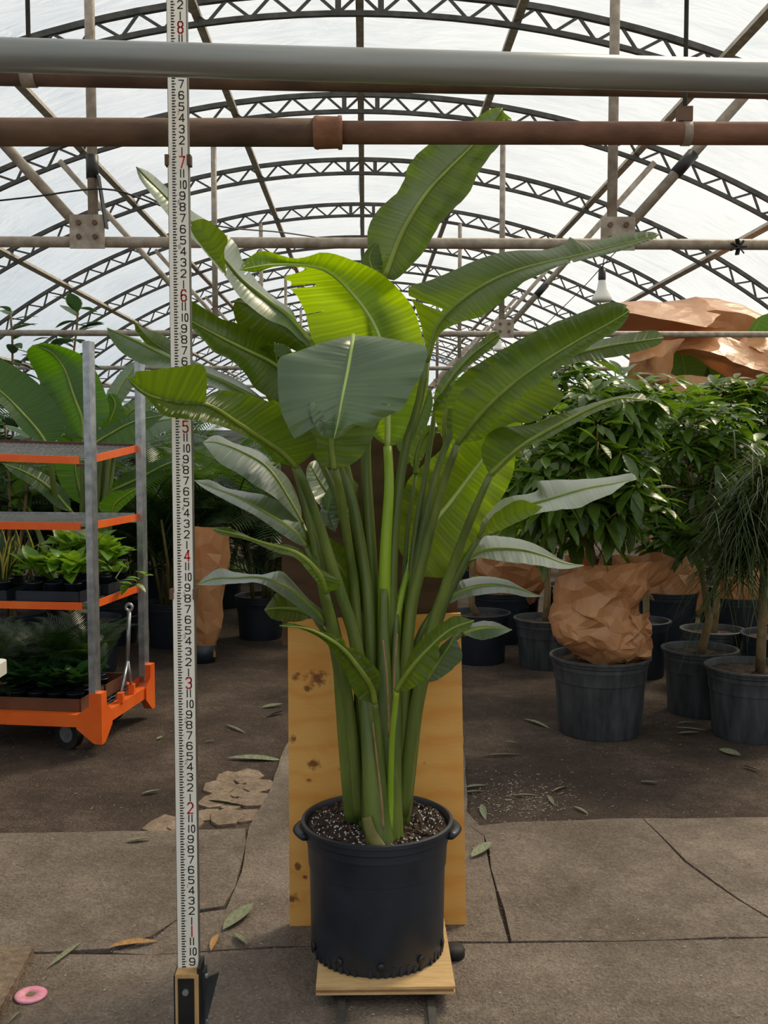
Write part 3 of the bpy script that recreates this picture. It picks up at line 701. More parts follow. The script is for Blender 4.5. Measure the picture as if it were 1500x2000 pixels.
# J  big leaf in front of the rod with a folded flap
leaf([(578, 912, 1.98), (550, 883, 1.94), (510, 857, 1.90), (457, 822, 1.84), (403, 790, 1.78), (333, 783, 1.73), (283, 768, 1.70), (248, 737, 1.69)],
     [(537, 902), (523, 883), (497, 862), (457, 842), (403, 825), (350, 817), (317, 810), (290, 780), (262, 758)],
     [(611, 885), (617, 857), (585, 822), (537, 790), (483, 771), (438, 762), (411, 769), (402, 786), (345, 778), (290, 762)],
     [(590, 935, 2.0), (622, 1020, 2.03), (650, 1110, 2.05), (672, 1180, 2.06), (694, 1250, 2.07), (716, 1400, 2.07), (732, 1560, 2.06), (740, 1650, 2.04)], (.025, .011), dl=-.05, dr=.05, cup=.015)
leaf([(402, 786, 1.765), (345, 780, 1.73), (290, 764, 1.705), (250, 736, 1.69)], [(385, 790), (340, 786), (285, 766)], [(404, 735), (393, 712), (350, 716), (300, 722), (262, 727), (268, 735)], mat='leaf', rib=None, dr=[-.03, -.03, -.02], ns=30)
# left side, lower leaves with pale upper faces
leaf([(590, 1025, 2.17), (563, 975, 2.18), (523, 915, 2.2), (470, 882, 2.22), (425, 865, 2.24), (396, 864, 2.25)],
     [(575, 1010), (537, 972), (497, 947), (462, 923), (430, 905), (409, 881)], [(585, 980), (560, 930), (531, 908), (523, 894), (497, 878), (457, 865), (422, 850)],
     [(625, 1120, 2.15), (655, 1230, 2.13), (680, 1380, 2.13), (696, 1590, 2.14)], (.022, .008), dl=-.10, dr=.12, cup=-.01, mat='leaf_grey')
leaf([(600, 1068, 2.08), (575, 1040, 2.08), (523, 1004, 2.09), (465, 972, 2.1), (420, 955, 2.12), (379, 938, 2.14)],
     [(580, 1062), (545, 1040), (500, 1008), (450, 982), (400, 955)], [(592, 1035), (571, 998), (523, 969), (483, 961), (443, 953), (412, 938)],
     [(630, 1150, 2.09), (655, 1260, 2.1), (678, 1420, 2.12), (692, 1588, 2.13)], (.02, .008), dl=-.09, dr=.10, cup=-.01, mat='leaf_grey')
leaf([(637, 1158, 2.0), (625, 1125, 1.98), (600, 1095, 1.96), (570, 1076, 1.95), (520, 1062, 1.95), (470, 1046, 1.96), (414, 1033, 1.98)],
     [(630, 1152), (605, 1120), (577, 1090), (537, 1078), (483, 1055), (430, 1044)], [(665, 1146), (657, 1130), (617, 1104), (577, 1068), (510, 1058), (483, 1046), (443, 1029)],
     [(655, 1230, 2.03), (675, 1330, 2.06), (694, 1480, 2.09), (704, 1595, 2.1)], (.02, .008), dl=-.03, dr=.05)
leaf([(706, 1190, 2.16), (690, 1150, 2.14), (665, 1110, 2.12), (630, 1070, 2.1), (596, 1035, 2.09)], [(685, 1195), (655, 1150), (625, 1105), (602, 1068)], [(700, 1165), (699, 1108), (683, 1080), (640, 1048)],
     [(712, 1300, 2.15), (720, 1450, 2.14), (726, 1610, 2.12)], (.018, .007), dl=-.04, dr=.05, mat='leaf')
leaf([(640, 1222, 2.1), (612, 1190, 2.08), (563, 1150, 2.06), (510, 1130, 2.05), (460, 1130, 2.04), (420, 1130, 2.04), (383, 1142, 2.05)],
     [(628, 1222), (590, 1192), (550, 1163), (510, 1140), (470, 1139), (417, 1143)], [(632, 1195), (603, 1170), (567, 1130), (547, 1115), (510, 1122), (462, 1118), (425, 1111)],
     [(662, 1300, 2.11), (682, 1450, 2.12), (692, 1588, 2.13)], (.02, .008), dl=-.07, dr=.09, mat='leaf_grey')
leaf([(612, 1204, 2.2), (585, 1192, 2.2), (550, 1188, 2.2), (516, 1191, 2.2)], [(585, 1214), (555, 1214), (530, 1208)], [(585, 1180), (563, 1158), (538, 1161)], [(650, 1270, 2.17), (680, 1400, 2.15), (696, 1590, 2.15)], (.014, .006), mat='leaf', dl=-.03, dr=.03, ns=24)
leaf([(732, 1374, 2.0), (726, 1345, 1.99), (710, 1318, 1.97), (675, 1273, 1.94), (640, 1246, 1.92), (600, 1228, 1.91), (546, 1222, 1.9)],
     [(698, 1362), (680, 1327), (668, 1300), (647, 1267), (620, 1243), (580, 1226)], [(738, 1355), (742, 1318), (716, 1285), (692, 1267), (677, 1264), (668, 1246), (620, 1231), (570, 1217)],
     [(740, 1450, 2.02), (748, 1600, 2.03)], (.018, .008), dl=-.01, dr=.02, cup=.015, mat='leaf', tears=[(1, .58, .3)])
# behind centre: pale curled leaf
leaf([(690, 1010, 2.3), (660, 985, 2.3), (630, 950, 2.31), (604, 905, 2.32)], [(640, 1000), (605, 960), (598, 920)], [(682, 975), (655, 930), (620, 900)], [(715, 1150, 2.24), (730, 1400, 2.2)], (.014, .006), mat='leaf_grey', dl=-.05, dr=.06, ns=24)
leaf([(655, 1040, 2.25), (640, 1000, 2.25), (655, 960, 2.26), (690, 935, 2.27)], [(630, 1020), (628, 980), (650, 945)], [(665, 1010), (690, 970), (700, 950)], mat='leaf_grey', rib=None, ns=20, dl=.03, dr=.03)
# right side
# R1 big back-lit leaf
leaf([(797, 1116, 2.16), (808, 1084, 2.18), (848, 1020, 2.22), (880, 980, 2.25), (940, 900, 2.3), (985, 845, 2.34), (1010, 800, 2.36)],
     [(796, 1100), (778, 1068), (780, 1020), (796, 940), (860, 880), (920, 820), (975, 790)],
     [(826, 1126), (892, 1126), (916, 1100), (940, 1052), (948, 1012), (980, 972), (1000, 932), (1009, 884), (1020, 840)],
     [(780, 1180, 2.13), (775, 1230, 2.12), (770, 1350, 2.11), (766, 1500, 2.1), (764, 1640, 2.09)], (.020, .009), 'petiole_young', dl=.03, dr=.02, cup=.02, mat='leaf_lit', ribmat='midrib_pale', rip=.003)
# R2 long leaf pointing up right, with hanging lower half
leaf([(893, 868, 2.03), (940, 808, 2.0), (1000, 752, 1.97), (1060, 708, 1.95), (1133, 663, 1.93), (1190, 632, 1.92), (1230, 607, 1.92)],
     [(884, 850), (884, 800), (900, 768), (948, 722), (963, 708), (1052, 652), (1123, 622), (1186, 603), (1215, 597)],
     [(912, 860), (955, 835), (1000, 790), (1045, 757), (1100, 712), (1160, 672), (1205, 645), (1226, 620)],
     [(868, 940, 2.05), (845, 1020, 2.07), (825, 1100, 2.08), (805, 1180, 2.09), (795, 1280, 2.09), (786, 1450, 2.09), (779, 1605, 2.1)], (.022, .010), dl=.07, dr=-.04, cup=-.01, tears=[(-1, .62, .3)])
leaf([(905, 862, 2.1), (960, 815, 2.09), (1020, 765, 2.08), (1075, 732, 2.08)], [(915, 845), (965, 795), (1020, 752), (1060, 730)], [(915, 864), (956, 853), (1000, 826), (1042, 824), (1100, 777), (1080, 750)], mat='leaf', rib=None, dr=.0, ns=30)
leaf([(890, 800, 2.12), (950, 740, 2.1), (1040, 690, 2.08), (1120, 640, 2.06), (1190, 610, 2.05), (1226, 596, 2.05)], [(870, 790), (900, 735), (960, 695), (1050, 645), (1130, 612), (1190, 590)], [(900, 790), (960, 745), (1050, 700), (1130, 650), (1195, 625)], mat='leaf', dl=.05, dr=-.01, rib=(.004, .001))
# R3 leaf behind R2
leaf([(900, 800, 2.2), (1000, 745, 2.18), (1100, 700, 2.16), (1180, 678, 2.15), (1240, 668, 2.14), (1296, 660, 2.14)], [(950, 745), (1050, 700), (1140, 672), (1225, 652), (1280, 645)], [(950, 790), (1050, 730), (1110, 712), (1170, 702), (1233, 690), (1285, 674)],
     [(850, 930, 2.16), (815, 1100, 2.14), (790, 1300, 2.13), (776, 1600, 2.12)], (.02, .008), dl=.06, dr=-.03, mat='leaf')
# R4 leaf with rusty rolled tip
leaf([(957, 928, 1.98), (1020, 872, 1.95), (1100, 825, 1.93), (1160, 795, 1.92), (1212, 778, 1.92), (1263, 782, 1.92)], [(941, 894), (945, 860), (972, 836), (1040, 828), (1100, 806), (1168, 784), (1248, 767)], [(964, 925), (1012, 878), (1060, 862), (1100, 840), (1150, 812), (1212, 788)],
     [(925, 1000, 2.0), (890, 1090, 2.03), (865, 1160, 2.05), (842, 1232, 2.06), (820, 1340, 2.07), (800, 1460, 2.08), (782, 1590, 2.1)], (.022, .009), dl=.07, dr=-.03, mat='leaf')
# R5-R7 pale leaves lying flat to the right
leaf([(935, 1050, 2.12), (965, 1015, 2.1), (1010, 994, 2.1), (1060, 980, 2.09), (1140, 956, 2.08), (1200, 945, 2.08), (1244, 936, 2.08)], [(940, 1020), (960, 995), (988, 972), (1048, 960), (1053, 940), (1140, 936), (1200, 930), (1234, 924)], [(945, 1048), (985, 1030), (1040, 1006), (1090, 996), (1130, 992), (1160, 978), (1195, 964), (1222, 944)],
     [(895, 1120, 2.12), (855, 1220, 2.12), (815, 1380, 2.12), (785, 1600, 2.12)], (.02, .008), dl=.13, dr=-.12, mat='leaf_grey', cup=-.01, ribmat='midrib')
leaf([(945, 1048, 1.99), (975, 1020, 1.98), (1015, 1000, 1.98), (1060, 990, 1.98)], [(955, 1015), (985, 990), (1016, 976), (1045, 985)], [(950, 1046), (985, 1032), (1040, 1006)], mat='leaf', rib=None, ns=20, dl=-.02)
leaf([(915, 1095, 2.2), (950, 1075, 2.2), (1010, 1074, 2.2), (1060, 1085, 2.19), (1100, 1100, 2.18), (1141, 1105, 2.18)], [(920, 1076), (940, 1052), (960, 1046), (1020, 1054), (1060, 1070), (1090, 1090), (1120, 1101)], [(940, 1090), (980, 1096), (1040, 1103), (1092, 1111), (1115, 1110)],
     [(870, 1180, 2.18), (830, 1300, 2.16), (790, 1600, 2.15)], (.018, .007), dl=.14, dr=-.09, mat='leaf_grey')
leaf([(866, 1176, 2.14), (910, 1152, 2.15), (960, 1143, 2.16), (1010, 1150, 2.16), (1040, 1160, 2.16), (1060, 1165, 2.16)], [(872, 1160), (892, 1137), (940, 1126), (988, 1132), (1020, 1148), (1045, 1160)], [(880, 1178), (908, 1167), (980, 1158), (1028, 1166)],
     [(840, 1205, 2.13), (815, 1255, 2.12), (800, 1350, 2.12), (785, 1600, 2.12)], (.018, .008), dl=.14, dr=-.08, mat='leaf_grey')
# R8-R10 low leaves on the right
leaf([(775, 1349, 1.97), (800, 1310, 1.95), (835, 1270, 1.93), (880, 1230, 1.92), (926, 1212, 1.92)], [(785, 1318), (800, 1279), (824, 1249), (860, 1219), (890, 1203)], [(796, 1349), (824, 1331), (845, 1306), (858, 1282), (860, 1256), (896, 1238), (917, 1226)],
     [(766, 1440, 2.01), (762, 1550, 2.03), (762, 1645, 2.03)], (.010, .007), 'petiole_young', dl=.05, dr=-.03, mat='leaf', cup=-.01)
leaf([(825, 1335, 2.1), (850, 1300, 2.09), (875, 1265, 2.08), (890, 1238, 2.08)], [(835, 1300), (860, 1262)], [(860, 1325), (902, 1286), (892, 1250)], [(800, 1420, 2.1), (780, 1600, 2.1)], (.014, .006), mat='leaf_grey', ns=20, dl=.02, dr=.0)
leaf([(905, 1238, 2.1), (935, 1228, 2.1), (970, 1226, 2.1), (1000, 1230, 2.1)], [(920, 1218), (960, 1213)], [(930, 1248), (948, 1249), (980, 1240)], [(870, 1265, 2.1), (830, 1340, 2.1), (790, 1580, 2.1)], (.012, .005), mat='leaf_grey', ns=20, dl=.08, dr=-.06)
# middle right: young leaves
leaf([(850, 800, 2.24), (875, 750, 2.25), (915, 700, 2.26), (955, 668, 2.26), (976, 652, 2.26)], [(848, 770), (864, 738), (900, 700), (945, 660), (965, 648)], [(865, 780), (895, 735), (935, 700), (970, 672)], [(835, 900, 2.2), (805, 1100, 2.16), (785, 1400, 2.14), (776, 1600, 2.13)], (.016, .007), mat='leaf', dl=.03, dr=-.02)
leaf([(870, 868, 2.2), (868, 820, 2.2), (880, 780, 2.21), (905, 745, 2.22)], [(855, 835), (845, 795), (860, 770), (890, 748)], [(890, 850), (895, 800), (910, 765)], [(845, 950, 2.18), (810, 1130, 2.15), (785, 1400, 2.13)], (.016, .006), mat='leaf', dl=.02, dr=.02)
leaf([(812, 925, 2.22), (815, 885, 2.22), (830, 850, 2.23), (857, 834, 2.24)], [(799, 895), (806, 860), (832, 832)], [(820, 905), (840, 870), (852, 845)], [(795, 1050, 2.19), (780, 1300, 2.15), (772, 1600, 2.13)], (.012, .005), mat='leaf', ns=20)
leaf([(790, 890, 2.32), (805, 850, 2.32), (825, 800, 2.32), (842, 760, 2.32)], [(775, 870), (790, 820), (825, 770)], [(800, 905), (828, 850), (845, 790)], [(772, 1000, 2.26), (760, 1300, 2.18)], (.012, .006), mat='leaf_grey', ns=20)
# thick overlapping sheaths at the base
for pts, r, mt in (([(640, 1170, 2.085), (655, 1240, 2.10), (670, 1380, 2.11), (683, 1500, 2.12), (695, 1600, 2.13)], (.032, .010), 'petiole'),
                   ([(702, 1270, 2.08), (716, 1380, 2.06), (726, 1480, 2.04), (735, 1580, 2.03), (745, 1665, 2.02)], (.040, .010), 'petiole'),
                   ([(750, 1150, 2.105), (750, 1260, 2.09), (752, 1380, 2.07), (756, 1540, 2.05), (760, 1668, 2.04)], (.034, .012), 'petiole'),
                   ([(774, 1200, 2.12), (773, 1300, 2.09), (772, 1420, 2.07), (768, 1550, 2.06), (770, 1662, 2.05)], (.028, .009), 'petiole'),
                   ([(832, 1280, 2.07), (815, 1360, 2.09), (802, 1450, 2.10), (790, 1540, 2.12), (782, 1612, 2.12)], (.026, .009), 'petiole'),
                   ([(694, 1200, 2.12), (700, 1300, 2.12), (705, 1420, 2.12), (712, 1560, 2.12), (716, 1622, 2.12)], (.026, .010), 'petiole')):
    stalk(pts, r[0], r[1], plant, mt, .8, name='leaf_sheath')
for pts in ([(728, 1412, 2.0), (736, 1480, 1.998), (745, 1560, 1.992), (749, 1620, 1.99)], [(776, 1238, 2.035), (771, 1300, 2.03), (768, 1372, 2.03), (764, 1440, 2.025)], [(748, 1250, 2.03), (756, 1330, 2.025), (760, 1440, 2.02)]):
    stalk(pts, .003, .002, plant, 'sheath_dry', 1, 16, 'dry_sheath_edge')
stalk([(716, 1596, 2.0), (726, 1630, 1.995), (742, 1660, 1.99)], .02, .012, plant, 'cane', .5, 12, 'leaf_sheath')

# ------------------------------------------------------------------ measuring rod
YR = 2.42
rod = thing('measuring_rod', 'tall off-white telescoping measuring rod with black inches and red feet', 'measuring rod', (at(366, 2000, YR).x, YR, 0))
def zy(z, x0=0):                                    # rod centre x for a height
    return XB + (XT - XB) * (z / 2.6)
XB = at(368, 2060, YR).x + .002; XT = at(343, 20, YR).x
wm_ = cm_ = surf('off_white_rod_face', c(238, 232, 216), c(245, 240, 226), 5, .45); sm_ = surf('grey_rod_side', c(96, 92, 86), c(120, 116, 108), 6, .5)
inkm = surf('black_print', c(28, 24, 24), c(38, 32, 32), 10, .6); redm = surf('red_print', c(196, 30, 44), c(206, 40, 50), 10, .6); pinkm = surf('faded_red_print', c(178, 120, 100), c(190, 134, 112), 10, .6)
FT = .3048; IN = FT / 12
secs = [(.10, FT * 3 + IN * 8.5, .049, .0, wm_), (FT * 3 + IN * 8.5, FT * 7 + IN * .35, .045, .004, cm_), (FT * 7 + IN * .35, FT * 8 + IN * 6, .043, .008, cm_)]
def face_y(z):
    for z0, z1, w, dy, mt in secs:
        if z <= z1: return YR + dy, w
    return YR + secs[-1][3], secs[-1][2]
for z0, z1, w, dy, mt in secs:
    m = MB(); n = 2
    a = Vector((zy(z0), 0, z0)); b = Vector((zy(z1), 0, z1))
    for (ww, ya, yb, mm, nm) in ((w, YR + dy, YR + dy + .004, mt, 'rod_section'), (w + .004, YR + dy + .004, YR + dy + .022, sm_, 'rod_back')):
        m = MB(); v = m.add([(a.x - ww / 2, ya, a.z), (a.x + ww / 2, ya, a.z), (a.x + ww / 2, yb, a.z), (a.x - ww / 2, yb, a.z), (b.x - ww / 2, ya, b.z), (b.x + ww / 2, ya, b.z), (b.x + ww / 2, yb, b.z), (b.x - ww / 2, yb, b.z)])
        for q in ((0, 3, 2, 1), (4, 5, 6, 7), (0, 1, 5, 4), (1, 2, 6, 5), (2, 3, 7, 6), (3, 0, 4, 7)): m.face([v + i for i in q])
        m.obj(nm, mm, rod, False)
for z in (FT * 3 + IN * 8.4, FT * 7 + IN * .2):
    yy, w = face_y(z)
    for s in (-1, 1):
        m = MB(); x = zy(z) + s * (w / 2 + .003); m.box((x - .0045, yy - .004, z - .012), (x + .0045, yy + .02, z + .012)); m.obj('locking_clip', M['rust_dark'], rod, False)
# ticks: four to the inch, the inch tick long and pointed
m = MB()
for q in range(int(8 * 4), int(8.35 * 12 * 4) + 1):
    z = q * IN / 4; yy, w = face_y(z); yy -= .0004; x0 = zy(z) - w * .30
    L = w * (.26 if q % 4 == 0 else (.20 if q % 2 == 0 else .155)); h = IN / 8
    if q % 4 == 0: P = [(x0, z - h / 2), (x0 + L * .6, z - h / 2), (x0 + L, z + h * .45), (x0, z + h / 2)]
    else: P = [(x0, z - h / 2), (x0 + L, z - h / 2), (x0 + L, z + h / 2), (x0, z + h / 2)]
    b = m.add([(x, yy, zz) for x, zz in P]); m.face((b, b + 1, b + 2, b + 3))
m.obj('graduation_marks', inkm, rod, False)['kind'] = 'stuff'
k_ = .22
GL = {'0': [[(k_, 0), (1 - k_, 0), (1, k_), (1, 1 - k_), (1 - k_, 1), (k_, 1), (0, 1 - k_), (0, k_), (k_, 0)]], '1': [[(.5, 0), (.5, 1)]],
      '2': [[(0, .82), (k_, 1), (1 - k_, 1), (1, .82), (1, .62), (0, .0), (1, 0)]], '3': [[(0, .85), (k_, 1), (1 - k_, 1), (1, .85), (1, .65), (.75, .52), (.45, .52)], [(.75, .52), (1, .4), (1, .15), (1 - k_, 0), (k_, 0), (0, .15)]],
      '4': [[(.8, 0), (.8, 1), (0, .28), (1.08, .28)]], '5': [[(1, 1), (.05, 1), (.02, .58), (1 - k_, .6), (1, .45), (1, .15), (1 - k_, 0), (k_, 0), (0, .13)]],
      '6': [[(1, .85), (1 - k_, 1), (k_, 1), (0, 1 - k_), (0, k_), (k_, 0), (1 - k_, 0), (1, .15), (1, .42), (1 - k_, .56), (k_, .56), (0, .45)]], '7': [[(0, 1), (1, 1), (.35, 0)]],
      '8': [[(k_, .53), (0, .68), (0, .86), (k_, 1), (1 - k_, 1), (1, .86), (1, .68), (1 - k_, .53), (k_, .53), (0, .38), (0, .14), (k_, 0), (1 - k_, 0), (1, .14), (1, .38), (1 - k_, .53)]],
      '9': [[(0, .15), (k_, 0), (1 - k_, 0), (1, k_), (1, 1 - k_), (1 - k_, 1), (k_, 1), (0, .85), (0, .58), (k_, .44), (1 - k_, .44), (1, .55)]]}
def glyph(m, ch, cx, cz, w, h, th, y):
    for pl in GL[ch]:
        P = [Vector((cx + (x - .5) * w, y, cz + (z - .5) * h)) for x, z in pl]
        for i, (a, b) in enumerate(zip(P, P[1:])):
            d = (b - a).normalized(); a2 = a - d * th * .35; b2 = b + d * th * .35; nrm = Vector((-d.z, 0, d.x)) * th / 2
            v = m.add([a2 - nrm, b2 - nrm, b2 + nrm, a2 + nrm]); m.face((v, v + 1, v + 2, v + 3))
def word(m, txt, cx, cz, w, h, th, y):
    n = len(txt)
    if n == 1: glyph(m, txt, cx, cz, w, h, th, y)
    else:
        for i, ch in enumerate(txt): glyph(m, ch, cx + (i - .5) * w * (.62 if txt == '11' else .85) + (0 if txt == '11' else (w * .08)), cz, w * (.6 if ch == '0' else .9), h, th, y)
for q in range(8, 8 * 12 + 4):
    z = q * IN; yy, w = face_y(z); yy -= .0005; cx = zy(z) + w * .21; f, i = divmod(q, 12)
    if i == 0: mn = MB(); word(mn, str(f), cx, z, w * .25, IN * 1.0, .0034, yy); mn.obj('foot_numeral', redm, rod, False)
    else: mn = MB(); word(mn, str(i), cx, z, w * .25, IN * .68, .0026, yy); mn.obj('inch_numeral', inkm, rod, False)
    if i in (4, 8) and f: mn = MB(); word(mn, str(f), zy(z) + w * .03, z + IN * .42, w * .10, IN * .36, .0012, yy); mn.obj('small_foot_numeral', pinkm, rod, False)
# wooden foot post with black panel, bolts and bracket
xw = at(366, 1950, YR - .03).x; yf = YR - .035; wt = at(366, 1902, YR - .03).z
woodm = surf('tan_wood_edge', c(176, 136, 84), c(204, 164, 108), 10, .7, stretch=(4, 4, .6))
m = MB(); m.box((xw - .028, yf, 0.012), (xw + .028, YR - .001, wt)); m.obj('wooden_foot', woodm, rod, False)
m = MB(); m.box((xw - .021, yf - .003, .012), (xw + .0175, yf, wt - .009)); pn = m.obj('black_panel', M['black'], rod, False)
for s in (-1, 1):
    m = MB(); m.box((xw + s * .028 - .004, yf + .002, .012), (xw + s * .028 + .004, YR + .03, wt + (.014 if s > 0 else -.003))); m.obj('side_board', M['black'], rod, False)
m = MB(); q = at(363, 1936, yf); m.tube([(q.x, yf - .003, q.z), (q.x, yf - .009, q.z)], .008, 6); m.obj('hex_bolt', M['galv'], pn, False)
br = MB(); x0 = xw + .036; zt = at(395, 1912, YR).z; zl = at(395, 1995, YR).z
b = br.add([(x0, YR + .0, zt), (x0 + .032, YR + .03, zt), (x0 + .002, YR + .03, zl), (x0, YR + .0, zl - .02), (x0, YR + .006, zt), (x0 + .032, YR + .036, zt), (x0 + .002, YR + .036, zl), (x0, YR + .006, zl - .02)])
for q in ((0, 1, 2, 3), (7, 6, 5, 4), (0, 4, 5, 1), (1, 5, 6, 2), (2, 6, 7, 3), (3, 7, 4, 0)): br.face([b + i for i in q])
bk_ = br.obj('steel_bracket', M['pot_old'], rod, False)
m = MB(); m.box((x0 - .004, YR - .006, zl - .06), (x0 + .003, YR + .03, zt + .02)); m.obj('bracket_flange', M['pot_old'], rod, False)
for zz in (zt + .008, zl):
    m = MB(); m.tube([(x0 + .002, YR + .0, zz), (x0 + .009, YR, zz)], .006, 6); m.obj('hex_bolt', M['galv'], bk_, False)
# ------------------------------------------------------------------ leaf mesh kit for the stock plants
def leaf_mesh(name, mat, L, W, fold=.25, droop=.3, ns=6, shape=1.0, tipp=1.0):
    """leaf along +Y from origin, face up +Z"""
    rows = []
    for i in range(ns + 1):
        s = i / ns; w = W / 2 * (math.sin(PI * s ** shape) ** .75 if 0 < s < 1 else 0) * (1 if s < .6 else 1 - (s - .6) * .35 * tipp); w = max(w, .0006)
        y = L * s; z = -droop * L * s * s
        rows.append([((-w, y, z + fold * w), (0, s * .1)), ((0, y, z), (.5, s * .1)), ((w, y, z + fold * w), (1, s * .1))])
    m = MB(); b = m.add([p for r in rows for p, _ in r])
    for i in range(ns):
        for j in range(2): m.face((b + i * 3 + j, b + i * 3 + j + 1, b + i * 3 + j + 4, b + i * 3 + j + 3), [rows[i][j][1], rows[i][j + 1][1], rows[i + 1][j + 1][1], rows[i + 1][j][1]])
    return m.mesh(name, mat)
def orient(p, d, roll=0, s=1.0, upv=(0, 0, 1)):
    d = Vector(d).normalized(); u = Vector(upv); u = u - d * u.dot(d)
    if u.length < 1e-3: u = Vector((1, 0, 0)) - d * d.x
    u.normalize(); r = d.cross(u)
    m = Matrix((r, d, u)).transposed().to_4x4() @ Matrix.Rotation(roll, 4, 'Y')
    return Matrix.Translation(p) @ m @ Matrix.Scale(s, 4)
def put_leaves(items, parent, limit=280, name='leaf'):
    """items: (mesh, matrix).  The nearest ones are parts of their own, the rest one mass of foliage."""
    items = sorted(items, key=lambda q: (q[1].translation - CP).length)
    for me, mt in items[:limit]: link(name, me, parent, mt)
    rest = items[limit:]
    if rest:
        bym = {}
        for me, mt in rest: bym.setdefault(me.materials[0].name, []).append((me, mt))
        for mn, its in bym.items():
            m = MB()
            for me, mt in its:
                b = m.add([mt @ v.co for v in me.vertices]); ul = me.uv_layers[0].data
                for p in me.polygons: m.face([b + i for i in p.vertices], [tuple(ul[k].uv) for k in p.loop_indices])
            o = m.obj('foliage', bpy.data.materials[mn], parent); o['kind'] = 'stuff'
SH = [leaf_mesh('shrub_leaf', M['shrub'], .17, .062, .2, .25), leaf_mesh('shrub_leaf', M['shrub'], .14, .05, .3, .4), leaf_mesh('shrub_leaf', M['shrub_fresh'], .16, .058, .2, .2), leaf_mesh('shrub_leaf', M['shrub_fresh'], .12, .045, .25, .3)]
def whorl(items, p, axis, n, r, top, sc=1.0, elev=.15):
    axis = Vector(axis).normalized(); a = axis.orthogonal().normalized(); b = axis.cross(a); ph = r.random() * 6
    for k in range(n):
        t = ph + 2 * PI * k / n + r.uniform(-.25, .25); e = elev + r.uniform(-.35, .3)
        d = (a * math.cos(t) + b * math.sin(t)) + axis * e
        me = SH[r.choice((0, 1, 2, 3, 0, 2))]
        items.append((me, orient(p + d.normalized() * .015, d, r.uniform(-.4, .4), sc * r.uniform(.75, 1.15))))
def shrub(px, py, Y, potr, poth, canopies, trunk_px, label, pm='pot_old', seed=1, nwh=46, group='potted shrubs', paper=None, limit=280, dark=False, rim=True, cat='plant', sc=.92):
    """px,py: ground pixel of the pot's front foot"""
    r = random.Random(seed); g = on(px, py); cen = (g.x, g.y + potr * .9)
    t = thing('potted_shrub', label, cat, (cen[0], cen[1], 0), group)
    pot_parts(t, cen, 0, poth, potr * .86, potr, M[pm], 40, lugs=False, lip=.03)
    base = Vector((cen[0], cen[1], poth - .06)); tp = [at(x, y, cen[1] + dy) for x, y, dy in trunk_px]
    m = MB(); m.tube([base] + tp, [.026] + [.022 - .003 * i for i in range(len(tp))], 10); m.obj('trunk', M['trunk'], t)
    items = []; ends = []
    for (cx, cy, rx, ry, dy, nw) in canopies:
        C = at(cx, cy, cen[1] + dy); R = Vector((rx * mpp(C.y), rx * mpp(C.y) * .9, ry * mpp(C.y)))
        for k in range(int(nw * 2.6)):
            while True:
                v = Vector((r.uniform(-1, 1), r.uniform(-1, 1), r.uniform(-1, 1)))
                if .35 < v.length < 1: break
            if v.y > .45: v.y *= -1
            v *= (.55 + .45 * r.random()) / max(v.length, .5)
            p = C + Vector((v.x * R.x, v.y * R.y, v.z * R.z)); ends.append(p)
            ax = Vector((v.x * .5, v.y * .5 - .15, .8 + v.z * .5)) + Vector((r.uniform(-.3, .3), r.uniform(-.3, .3), 0))
            whorl(items, p, ax, r.randint(6, 8), r, v.z > .25 and not dark, sc, .15 if v.z > -.1 else -.3)
    for i, p in enumerate(ends[::4]):
        m = MB(); q = tp[-1]; mid = q.lerp(p, .5) + Vector((0, 0, .03)); m.tube([q, mid, p], [.011, .008, .004], 6); m.obj('branch', M['trunk'], t)
    put_leaves(items, t, limit)
    return t, cen
shrub(1190, 1452, 0, .245, .40, [(1120, 930, 165, 150, .0, 44), (1180, 800, 110, 90, .1, 16), (1060, 980, 80, 65, -.1, 10), (1210, 985, 90, 55, -.1, 12)], [(1172, 1160, 0), (1160, 1100, 0), (1152, 1060, .0)], 'leafy shrub whose pot holds a crumpled brown paper bag', seed=11)
shrub(1385, 1407, 0, .195, .36, [(1365, 900, 130, 140, .2, 40), (1310, 1045, 70, 40, .0, 9), (1350, 1010, 80, 60, .2, 12)], [(1385, 1210, 0), (1375, 1140, 0), (1365, 1085, 0)], 'leafy shrub on a straight tan trunk in a grey pot beside the paper bag', seed=12)
shrub(1408, 1345, 0, .185, .34, [(1440, 830, 130, 110, .1, 34)], [(1400, 1180, 0), (1397, 1100, 0), (1400, 1000, .05)], 'leafy shrub whose grey pot stands behind the straight tan trunk', seed=13)
shrub(1074, 1312, 0, .20, .33, [(1040, 850, 120, 120, .0, 30), (1130, 760, 80, 70, .1, 14)], [(1070, 1150, 0), (1065, 1080, 0), (1060, 980, 0)], 'leafy shrub in a blue-grey pot behind the crumpled paper bag', seed=14)
shrub(942, 1302, 0, .20, .34, [(930, 830, 80, 110, .0, 22), (990, 1000, 70, 70, .0, 12)], [(921, 1180, 0), (924, 1120, 0), (930, 1000, 0)], 'leafy shrub in a black pot directly behind the dolly', 'pot', seed=15)
shrub(1260, 1330, 0, .19, .36, [(1270, 830, 130, 110, .2, 36)], [(1262, 1200, 0), (1262, 1100, 0), (1265, 950, 0)], 'leafy shrub behind the bag with its black pot in deep shade', 'pot', seed=16)
